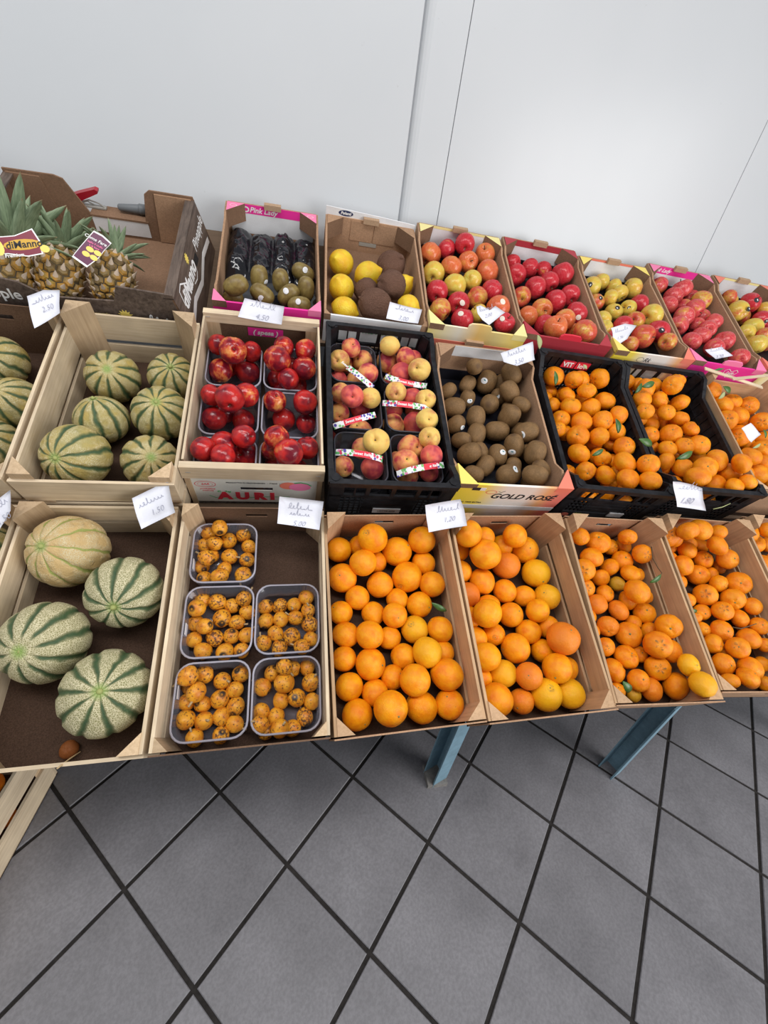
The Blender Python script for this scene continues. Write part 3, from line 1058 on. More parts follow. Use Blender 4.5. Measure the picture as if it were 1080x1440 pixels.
# ------------------------------------------------------------------ black plastic crates
def plastic_crate(key, label, dip=0.032, end_windows=4):
    M, W, L, H, fl = base(key)
    root = thing('plastic_crate', label, 'crate', M, 'black plastic crates')
    W2, L2 = W / 2, L / 2
    fm = MB()
    n = 9
    fm.box(-W2 + 0.004, W2 - 0.004, -L2 + 0.004, L2 - 0.004, 0, 0.004)
    part('base_panel', fm, BLK, root)
    for sy in (-1, 1):
        def bar(mb, x0, x1, z0, z1, d0=0.0, d1=0.006):
            a, b = sorted((sy * (L2 - d0), sy * (L2 - d1)))
            mb.box(x0, x1, a, b, z0, z1)
        rail = MB()
        bar(rail, -W2, W2, H - 0.016, H, -0.003, 0.010)
        bar(rail, -W2, W2, H - 0.064, H - 0.055)
        bar(rail, -W2, W2, 0, 0.012, 0, 0.008)
        part('end_rail', rail, BLK, root)
        lat = MB()
        xs = [-W2 + 0.030 + i * (W - 0.06) / end_windows for i in range(end_windows + 1)]
        for i, x in enumerate(xs):
            bar(lat, x - 0.005, x + 0.005, H - 0.056, H - 0.015)
        for i in (0, end_windows - 1):
            for q in (0.5,):
                x = xs[i] + (xs[i + 1] - xs[i]) * q
                bar(lat, x - 0.0018, x + 0.0018, H - 0.056, H - 0.015)
        nn = 19
        for i in range(nn + 1):
            x = -W2 + 0.028 + (W - 0.056) * i / nn
            if sy < 0 and 0.30 < i / nn < 0.70:
                continue
            bar(lat, x - 0.0017, x + 0.0017, 0.011, H - 0.063, 0.001, 0.005)
        for z in (0.026, 0.040, 0.054, 0.068, 0.082):
            if z < H - 0.066:
                bar(lat, -W2 + 0.02, W2 - 0.02, z - 0.0018, z + 0.0018, 0.001, 0.005)
        if sy < 0:
            bar(lat, -W * 0.22, W * 0.22, 0.010, H - 0.062, 0.0015, 0.0045)
        part('end_lattice', lat, BLK, root)
    for sx in (-1, 1):
        xa, xb = sorted((sx * W2, sx * (W2 - 0.005)))
        prof = [(-L2, 0), (L2, 0), (L2, H), (L2 - 0.035, H), (L2 - 0.085, H - dip), (-L2 + 0.07, H - dip), (-L2 + 0.035, H), (-L2, H)]
        sw = MB().yz(prof, xa, xb)
        part('side_panel', sw, BLK, root)
        rm = MB()
        top = prof[2:]
        xo = sx * (W2 + 0.003)
        xi = sx * (W2 - 0.010)
        for a, b in zip(top[:-1], top[1:]):
            poly = [(a[0], a[1] + 0.001), (b[0], b[1] + 0.001), (b[0], b[1] - 0.012), (a[0], a[1] - 0.012)]
            if abs(a[0] - b[0]) > 1e-6:
                rm.yz(poly, min(xo, xi), max(xo, xi))
        part('side_rim', rm, BLK, root)
        rb = MB()
        for k in range(14):
            y = -L2 + 0.03 + (L - 0.06) * k / 13
            zt = H - dip - 0.014 if -L2 + 0.06 < y < L2 - 0.09 else H - 0.016
            a, b = sorted((sx * (W2 - 0.005), sx * (W2 - 0.0085)))
            rb.box(a, b, y - 0.0022, y + 0.0022, fl, zt)
        for z in (0.05, 0.08):
            a, b = sorted((sx * (W2 - 0.005), sx * (W2 - 0.0075)))
            rb.box(a, b, -L2 + 0.02, L2 - 0.02, z - 0.002, z + 0.002)
        part('side_rib', rb, BLK, root)
        for sy in (-1, 1):
            mb = MB()
            x, y = sx * (W2 - 0.015), sy * (L2 - 0.015)
            mb.xy([(sx * W2, sy * L2), (sx * (W2 - 0.030), sy * L2), (sx * (W2 - 0.030), sy * (L2 - 0.012)), (sx * (W2 - 0.012), sy * (L2 - 0.030)), (sx * W2, sy * (L2 - 0.030))], 0.004, H - 0.002)
            cp = part('corner_post', mb, BLK, root)
            ring = MB()
            c = ellipse_pts(sx * (W2 - 0.0125), sy * (L2 - 0.0125), 0.010, 0.010, 16)[:-1]
            ring.xy(c, H - 0.003, H + 0.003)
            part('stacking_knob', ring, BLK, cp)
    return root, W, L, H, fl


r, W, L, H, fl = plastic_crate('M3', 'black plastic lattice crate of banded peach punnets', 0.014)
st = part('paper_sticker', MB().box(-0.035, 0.035, -L / 2 - 0.0012, -L / 2 + 0.0015, 0.024, 0.044), WHITE, r, None, 'white paper sticker')
lettering('LOTTO 2205', 0.008, INK, st, on_front(0, -L / 2 - 0.0016, 0.034))
r, W, L, H, fl = plastic_crate('M5', 'left black plastic crate heaped with leafy tangerines')
part('red_print', MB().box(-0.045, 0.0, L / 2 - 0.0075, L / 2 - 0.0035, H - 0.052, H - 0.026), REDP, r)
part('red_print', MB().box(0.004, 0.05, L / 2 - 0.0075, L / 2 - 0.0035, H - 0.052, H - 0.026), REDP, r)
lettering('VIT', 0.024, WINK, r, on_front(-0.022, L / 2 - 0.008, H - 0.040), shear=-0.2, bold=0.0008)
lettering('lov', 0.024, WINK, r, on_front(0.027, L / 2 - 0.008, H - 0.040), shear=-0.2, bold=0.0008)
bl = part('black_backing_strip', MB().box(-W / 2 + 0.03, W / 2 - 0.03, L / 2 - 0.0035, L / 2 - 0.001, H - 0.056, H - 0.015), BLK, r)
lb = part('printed_label', MB().box(-0.115, 0.02, -L / 2 - 0.0012, -L / 2 + 0.0015, 0.010, 0.040), INK, r, None, 'black label with orange and white print')
lettering('la tua', 0.009, M_ORANGE, lb, on_front(-0.062, -L / 2 - 0.0016, 0.033), shear=0.3, bold=0.0003)
lettering('freschezza', 0.009, M_ORANGE, lb, on_front(-0.050, -L / 2 - 0.0016, 0.025), shear=0.3, bold=0.0003)
lettering('Arance', 0.014, WINK, lb, on_front(-0.040, -L / 2 - 0.0016, 0.015), shear=0.3, bold=0.0008)
part('fruit_print', MB().xy(ellipse_pts(-0.098, 0.022, 0.012, 0.009)[:-1], 0, 0.0003), CORAL, lb, on_front(0, -L / 2 - 0.0012, 0))
part('paper_sticker', MB().box(0.03, 0.075, -L / 2 - 0.0012, -L / 2 + 0.0015, 0.026, 0.046), WHITE, r, None, 'white paper sticker')
plastic_crate('M6', 'right black plastic crate heaped with leafy tangerines')


# ------------------------------------------------------------------ pineapple box
def pineapple_box():
    M, W, L, H, fl = base('B1')
    root = thing('pineapple_box', 'large dark wood-print cardboard box holding three pineapples', 'box', M)
    W2, L2, t, inn = W / 2, L / 2, 0.005, 0.037
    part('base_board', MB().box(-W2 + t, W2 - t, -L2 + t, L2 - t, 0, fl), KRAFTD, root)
    for sx in (-1, 1):
        mb = MB()
        b0, b1 = (sx * W2, 0.0), (sx * (W2 - (inn if sx > 0 else 0.0)), H)
        q = [(-L2, 0, 0), (L2, 0, 0), (L2, 0, 1), (-L2, 0, 1)]
        def pt(y, k, off):
            return (b0[0] + (b1[0] - b0[0]) * k - sx * off, y, H * k)
        mb.prism([pt(-L2, 0, 0), pt(L2, 0, 0), pt(L2, 1, 0), pt(-L2, 1, 0)], (-sx * t, 0, 0))
        nf = len(mb.f)
        best = 0 if sum(mb.v[j][0] for j in mb.f[0]) * sx > sum(mb.v[j][0] for j in mb.f[1]) * sx else 1
        mb.m = [0] * nf
        mb.m[best] = 1
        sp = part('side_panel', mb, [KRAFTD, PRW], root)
        tp = part('top_edge', MB().box(min(b1[0], b1[0] - sx * 0.024), max(b1[0], b1[0] - sx * 0.024), -L2, L2, H, H + 0.004), PRW, root)
        if sx > 0:
            n = Vector((H, 0, inn)).normalized()
            up = Vector((-inn, 0, H)).normalized()
            R = Matrix((Vector((0, 1, 0)), up, n)).transposed().to_4x4()
            def at(y, k):
                p = Vector(pt(y, k, 0)) + n * 0.0006
                return Matrix.Translation(p) @ R
            lettering('Pineapple', 0.040, WINK, sp, at(0.135, 0.72), shear=0.15)
            lettering('diManno', 0.052, WINK, sp, at(-0.085, 0.68), shear=0.2, bold=0.0016)
            part('white_flourish', ribbon([(-0.09, -0.005), (-0.085, 0.030), (-0.06, 0.034), (-0.02, 0.01)], 0.004), WINK, sp, at(-0.085, 0.70))
            part('white_flourish', ribbon([(0.03, -0.024), (0.06, -0.030), (0.085, -0.024), (0.09, -0.01)], 0.003), WINK, sp, at(-0.085, 0.68))
            part('sun_mark', MB().xy([((0.014 if i % 2 else 0.009) * math.cos(i * math.pi / 10), (0.014 if i % 2 else 0.009) * math.sin(i * math.pi / 10)) for i in range(20)], 0, 0.0004), YEL, sp, at(-0.03, 0.90))
            part('hand_slot_shade', MB().box(-0.018, 0.018, -0.010, 0.010, 0, 0.0008), DARKSLOT, sp, at(0.03, 0.62))  # flat dark patch painted for the shade inside a slot; no hole is cut
            part('white_wave', ribbon([(-0.2, -0.045), (-0.1, -0.030), (0.0, -0.048), (0.1, -0.030), (0.2, -0.042)], 0.016), WINK, sp, at(0.0, 0.62))
    # back wall with a deep cut-out
    lo, hi = 0.062, H + 0.012
    bw = MB()
    def wx(z):
        return W2 - inn * z / H
    bw.xz([(-W2, 0), (wx(0), 0), (wx(hi), hi), (0.10, hi), (0.085, hi - 0.012), (0.070, lo), (-0.075, lo), (-0.115, hi - 0.004), (-0.135, hi + 0.002), (-W2, hi)], L2 - t, L2)
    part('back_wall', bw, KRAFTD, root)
    part('white_strip', MB().box(-0.075, 0.075, L2 - t - 0.0008, L2 - t, lo - 0.046, lo - 0.005), WHITE, root)
    part('back_ledge', MB().box(-0.078, 0.078, L2 - t - 0.002, L2 + 0.045, lo - 0.004, lo + 0.001), KRAFTD, root)
    part('corner_flap', MB().xz([(0.10, 0.01), (wx(0.0) - 0.006, 0.01), (wx(hi) - 0.006, hi - 0.006), (0.112, hi - 0.006)], L2 - t - 0.004, L2 - t), KRAFT, root)
    part('corner_flap', MB().xz([(-0.15, 0.01), (-W2 + 0.006, 0.01), (-W2 + 0.006, hi - 0.006), (-0.17, hi - 0.006)], L2 - t - 0.004, L2 - t), KRAFTD, root)
    # front wall, low in the middle
    fw = MB()
    fw.xz([(-W2, 0), (W2, 0), (W2 - 0.040, 0.150), (0.095, 0.158), (0.080, 0.118), (-0.060, 0.112), (-0.078, 0.122), (-0.11, 0.142), (-0.16, 0.150), (-W2 + 0.040, 0.146)], -L2, -L2 + t)
    f = part('front_wall', fw, PRW, root)
    lettering('pineapple', 0.036, WINK, f, on_front(-0.185, -L2 - 0.0006, 0.108), bold=0.0006)
    part('sun_mark', MB().xy([((0.017 if i % 2 else 0.010) * math.cos(i * math.pi / 12), (0.017 if i % 2 else 0.010) * math.sin(i * math.pi / 12)) for i in range(24)], 0, 0.0004), YEL, f, on_front(0.095, -L2, 0.080))
    lettering('naturale', 0.012, YEL, f, on_front(0.04, -L2 - 0.0006, 0.078))
    part('white_scrawl', merge(ribbon(cursive(5, 0.06, 0.016, 5), 0.003), ribbon(cursive(9, 0.05, 0.012, 5), 0.003)), WINK, f, on_front(0.175, -L2 - 0.0005, 0.070))
    return root


r_B1 = pineapple_box()

# ------------------------------------------------------------------ fruit shapes (unit radius, stem end at +Z)
def onw(px, py, ww):
    d = ray(px, py)
    return CAM + d * ((ww - NT.dot(CAM)) / NT.dot(d))


def surf(name, fn, mat, nt=13, npz=20):
    vs_, fs = [fn(0.0, 0.0)], []
    for i in range(1, nt):
        for j in range(npz):
            vs_.append(fn(math.pi * i / nt, 2 * math.pi * j / npz))
    vs_.append(fn(math.pi, 0.0))
    e = len(vs_) - 1
    for j in range(npz):
        fs.append((0, 1 + j, 1 + (j + 1) % npz))
        fs.append((e, e - npz + (j + 1) % npz, e - npz + j))
    for i in range(nt - 2):
        for j in range(npz):
            a, b = 1 + i * npz + j, 1 + i * npz + (j + 1) % npz
            fs.append((a, a + npz, b + npz, b))
    mb = MB()
    mb.add(vs_, fs)
    return mb.mesh(name, mat, True)


def sph(t, p, r=1.0, az=1.0, rz=None):
    return (r * math.sin(t) * math.cos(p), r * math.sin(t) * math.sin(p), (rz if rz is not None else r * az) * math.cos(t))


def lump(seed, amt, freq=1.1):
    off = Vector((seed * 7.3, seed * 3.1, seed * 5.7))
    return lambda t, p: 1 + amt * noise.noise(Vector(sph(t, p)) * freq + off)


def g(t, c, s):
    return math.exp(-((t - c) / s) ** 2)


MESH = {}


def variants(kind, n, maker):
    MESH[kind] = [maker(i) for i in range(n)]


def mk_orange(i):
    lm = lump(i + 1, 0.045)
    az = (1.0, 0.97, 1.04)[i % 3]
    return surf('orange', lambda t, p: sph(t, p, lm(t, p) * (1 - 0.05 * g(t, 0, 0.16) - 0.02 * g(t, math.pi, 0.15)) * 0.985, az), M_ORANGE, 16, 24)


def mk_tang(i):
    lm = lump(i + 11, 0.06, 1.3)
    az = (0.82, 0.86, 0.79, 0.84)[i % 4]
    def f(t, p):
        star = 0.035 * math.cos(5 * p + i) * g(t, 0.42, 0.25) + 0.012 * math.cos(10 * p) * math.sin(t)
        neck = (0.06 if i == 2 else 0.0) * g(t, 0.3, 0.2)
        return sph(t, p, lm(t, p) * (1 - 0.13 * g(t, 0, 0.22) - 0.06 * g(t, math.pi, 0.25) + star + neck) * 0.985, az)
    return surf('tangerine', f, M_TANG, 16, 24)


def mk_apple(i):
    lm = lump(i + 21, 0.05)
    def f(t, p):
        r = (0.985 + 0.03 * g(t, 0.75, 0.4)) * lm(t, p) * (1 - 0.36 * g(t, 0, 0.30) - 0.20 * g(t, math.pi, 0.26))
        r *= 1 - 0.05 * max(0, (t - 1.9))
        r += 0.018 * math.cos(5 * p) * g(t, 2.6, 0.4)
        return sph(t, p, r, (0.95, 0.90, 1.0)[i % 3])
    return surf('apple', f, M_APPLE, 20, 24)


def mk_stonefruit(mat, nm, base):
    def mk(i):
        lm = lump(base + i, 0.05)
        def f(t, p):
            cre = math.exp(-(math.atan2(math.sin(p), math.cos(p)) / 0.22) ** 2) * max(0.0, math.cos(t * 0.62)) * min(1, t / 0.3)
            r = 0.985 * lm(t, p) * (1 - 0.34 * g(t, 0, 0.22) - 0.085 * cre + 0.035 * g(t, math.pi, 0.2))
            return sph(t, p, r, 0.98)
        return surf(nm, f, mat, 20, 28)
    return mk


def mk_kiwi(mat, nm, asp, base):
    def mk(i):
        lm = lump(base + i, 0.05)
        def f(t, p):
            q = 1 + 0.05 * math.sin(2 * t) ** 2
            r = 0.985 * lm(t, p) * q
            z = asp + 0.045 * g(t, 0, 0.14) - 0.03 * g(t, 0, 0.05) + 0.02 * g(t, math.pi, 0.2)
            return (r * math.sin(t) * math.cos(p), r * math.sin(t) * math.sin(p) * (0.97 if i % 2 else 0.93), r * z * math.cos(t))
        return surf(nm, f, mat, 18, 20)
    return mk


def mk_lemon(i):
    lm = lump(50 + i, 0.04)
    def f(t, p):
        z = 1.12 + 0.22 * g(t, 0, 0.22) + 0.10 * g(t, math.pi, 0.2)
        r = 0.985 * lm(t, p)
        return (r * math.sin(t) * math.cos(p), r * math.sin(t) * math.sin(p), r * z * math.cos(t))
    return surf('lemon', f, M_LEMON, 20, 22)


def mk_coco(i):
    def f(t, p):
        v = Vector(sph(t, p))
        r = 0.95 * (1 + 0.05 * noise.noise(v * 1.2 + Vector((i * 9, 0, 0))) + 0.035 * noise.noise(v * 9 + Vector((0, i * 4, 0))))
        r *= 1 + 0.05 * math.cos(3 * p) * g(t, 0.5, 0.5)
        return sph(t, p, r, 1.05)
    return surf('coconut', f, M_COCO, 36, 48)


def mk_loquat(i):
    lm = lump(60 + i, 0.06)
    def f(t, p):
        z = 1.10 + 0.06 * g(t, math.pi, 0.3) - 0.12 * g(t, 0, 0.14)
        r = 0.985 * lm(t, p)
        s = math.sin(t) * (1 + 0.05 * math.cos(t)) + 0.02 * math.cos(5 * p) * g(t, 0.22, 0.12)
        return (r * s * math.cos(p), r * s * math.sin(p), r * z * math.cos(t))
    return surf('loquat', f, M_LOQ, 16, 18)


def mk_melon(i):
    lm = lump(70 + i, 0.035)
    def f(t, p):
        gr = max(0.0, -math.cos(10 * p)) ** 3
        r = lm(t, p) * (0.995 - 0.055 * gr * math.sin(t) ** 0.7 - 0.05 * g(t, 0, 0.16) - 0.04 * g(t, math.pi, 0.15))
        return sph(t, p, r, (0.97, 1.02, 0.93)[i % 3])
    return surf('melon', f, M_MELON, 30, 100)


variants('orange', 3, mk_orange)
variants('tangerine', 4, mk_tang)
variants('apple', 3, mk_apple)
variants('nectarine', 2, mk_stonefruit(M_NECT, 'nectarine', 31))
variants('peach', 2, mk_stonefruit(M_PEACH, 'peach', 35))
variants('kiwi', 2, mk_kiwi(M_KIWI, 'kiwi', 1.21, 41))
variants('green_kiwi', 2, mk_kiwi(M_GKIWI, 'green_kiwi', 1.34, 45))
variants('lemon', 2, mk_lemon)
variants('coconut', 3, mk_coco)
variants('loquat', 3, mk_loquat)
variants('melon', 3, mk_melon)


def tube(pts, radii, seg=7):
    mb = MB()
    n = len(pts)
    pts = [Vector(p) for p in pts]
    vs_ = []
    for i, p in enumerate(pts):
        d = (pts[min(i + 1, n - 1)] - pts[max(i - 1, 0)]).normalized()
        a = d.orthogonal().normalized()
        if i and a.dot(la) < 0:
            a = -a
        if i:
            a = (la - d * la.dot(d)).normalized()
        la = a
        b = d.cross(a)
        for k in range(seg):
            q = 2 * math.pi * k / seg
            vs_.append(p + (a * math.cos(q) + b * math.sin(q)) * radii[i])
    fs = []
    for i in range(n - 1):
        for k in range(seg):
            fs.append((i * seg + k, i * seg + (k + 1) % seg, (i + 1) * seg + (k + 1) % seg, (i + 1) * seg + k))
    fs.append(tuple(range(seg - 1, -1, -1)))
    fs.append(tuple(range((n - 1) * seg, n * seg)))
    return mb.add(vs_, fs)


STEM = {
    'apple': tube([(0, 0, 0.55), (0.01, 0, 0.75), (0.05, 0.02, 0.98)], [0.05, 0.04, 0.055]).mesh('stem', STEMM, True),
    'loquat': tube([(0, 0, -1.02), (0.03, 0, -1.25), (0.14, 0.05, -1.62)], [0.16, 0.11, 0.12]).mesh('stem', DRYST, True),
    'melon': tube([(0, 0, 0.90), (0.0, 0, 0.945), (0.012, 0, 0.975)], [0.085, 0.06, 0.045], 10).mesh('stem', NM('melon_stem_scar', 0.7).col((0.33, 0.36, 0.12)).mat, True),
    'orange': tube([(0, 0, 0.90), (0, 0, 0.957)], [0.075, 0.05], 6).mesh('calyx', CALYX, True),
    'tangerine': tube([(0, 0, 0.66), (0, 0, 0.738)], [0.10, 0.07], 6).mesh('calyx', CALYX, True),
    'coconut': tube([(0, 0, 0.9), (0, 0.05, 1.05), (0.04, 0.1, 1.13)], [0.12, 0.08, 0.02], 6).mesh('fibre_tuft', M_COCO, True),
    'peach': tube([(0, 0, 0.60), (0, 0, 0.80)], [0.055, 0.05], 6).mesh('stem_scar', STEMM, True),
}
STEM['nectarine'] = STEM['peach']


def sticker_mesh(name, mat, r=0.30, inner=None):
    mb = MB()
    n = 14
    vs_ = [(0, 0, 1.0)]
    for k in range(1, 3):
        a = r * k / 2
        vs_ += [(math.sin(a) * math.cos(2 * math.pi * j / n), math.sin(a) * math.sin(2 * math.pi * j / n) * 0.85, math.cos(a)) for j in range(n)]
    fs = [(0, 1 + j, 1 + (j + 1) % n) for j in range(n)] + [(1 + j, 1 + n + j, 1 + n + (j + 1) % n, 1 + (j + 1) % n) for j in range(n)]
    mb.add(vs_, fs)
    mb.m = [1 if (inner and i < 5) else 0 for i in range(2 * n)]
    return mb.mesh(name, [mat, inner or mat], True)


TEALINK = flat('teal_logo_ink', (0.05, 0.20, 0.25), 0.5)
STK = {
    'kiwi': sticker_mesh('sticker', WHITE, 0.36, TEALINK),
    'green_kiwi': sticker_mesh('sticker', WHITE, 0.36),
    'apple': sticker_mesh('sticker', flat('cream_sticker', (0.80, 0.72, 0.62), 0.4), 0.26),
    'apple_dark': sticker_mesh('sticker', INK, 0.26, WINK),
}

ORD = ['first', 'second', 'third', 'fourth', 'fifth', 'sixth', 'seventh', 'eighth', 'ninth', 'tenth', 'eleventh', 'twelfth', 'thirteenth', 'fourteenth', 'fifteenth']
PLACE = {'F3': 'left orange crate', 'F4': 'right orange crate', 'F5': 'twig-topped front tangerine crate', 'F6': 'front tangerine crate below black crate', 'F7': 'rightmost front tangerine crate',
         'M5': 'left black crate', 'M6': 'right black crate', 'M7': 'crate right of the black ones', 'B4': 'yellow-edged apple tray', 'B5': 'dark red apple tray', 'B6': 'golden apple tray',
         'B7': 'pink apple tray', 'B8': 'rightmost apple tray', 'B2': 'pink-edged kiwi tray', 'B3': 'lemon box', 'M4': 'brown kiwi tray', 'M1': 'middle-row melon crate',
         'M0': 'cut-off left melon crate, middle row', 'F1': 'front melon crate', 'F0': 'cut-off left melon crate, front row'}
PUNP = {'M2': {'A': 'rear left', 'B': 'rear right', 'C': 'middle left', 'D': 'middle right', 'E': 'front left', 'G': 'front right'},
        'F2': {'A': 'rear left', 'B': 'middle left', 'C': 'middle right', 'D': 'front left', 'E': 'front right'}}
PUNP['M3'] = PUNP['M2']
KINDW = {'green_kiwi': 'green kiwi', 'kiwi': 'brown kiwi'}
LOOKW = {('orange', 'y'): 'yellowish orange', ('orange', 'd'): 'reddish orange', ('orange', 'w'): 'wrinkled orange', ('orange', 'x'): 'scarred orange',
         ('tangerine', 'y'): 'yellowish tangerine', ('tangerine', 'd'): 'dull tangerine', ('tangerine', 'g'): 'greenish tangerine',
         ('apple', 'r'): 'red apple', ('apple', 'o'): 'orange-red apple', ('apple', 'y'): 'yellow apple', ('apple', 'm'): 'red-and-yellow apple', ('apple', 'd'): 'brownish-red apple', ('apple', 'p'): 'pink apple',
         ('nectarine', 'd'): 'dark red nectarine', ('nectarine', 'l'): 'yellow-patched nectarine', ('nectarine', ''): 'red nectarine',
         ('peach', 'y'): 'yellowish peach', ('peach', 'r'): 'deep red peach', ('peach', ''): 'blushed peach', ('loquat', 'd'): 'brown-blotched loquat', ('melon', 't'): 'tan melon'}
LOOKC = {('orange', 'y'): (.55, 0, 0), ('orange', 'd'): (0, .55, 0), ('orange', 'w'): (0, .8, 0), ('tangerine', 'y'): (.5, 0, 0), ('tangerine', 'd'): (0, .45, 0), ('tangerine', 'g'): (.2, 0, .45),
         ('apple', 'r'): (.86, 0, 0), ('apple', 'o'): (.66, .9, 0), ('apple', 'y'): (.16, .6, 0), ('apple', 'm'): (.52, .35, 0), ('apple', 'd'): (.9, .75, 0), ('apple', 'p'): (.74, 0, .85),
         ('nectarine', 'd'): (1.2, 0, 0), ('nectarine', 'l'): (.72, 0, 0), ('nectarine', ''): (.95, 0, 0), ('peach', 'y'): (.12, 0, 0), ('peach', 'r'): (.92, 0, 0), ('peach', ''): (.55, 0, 0), ('loquat', 'd'): (1, 0, 0)}

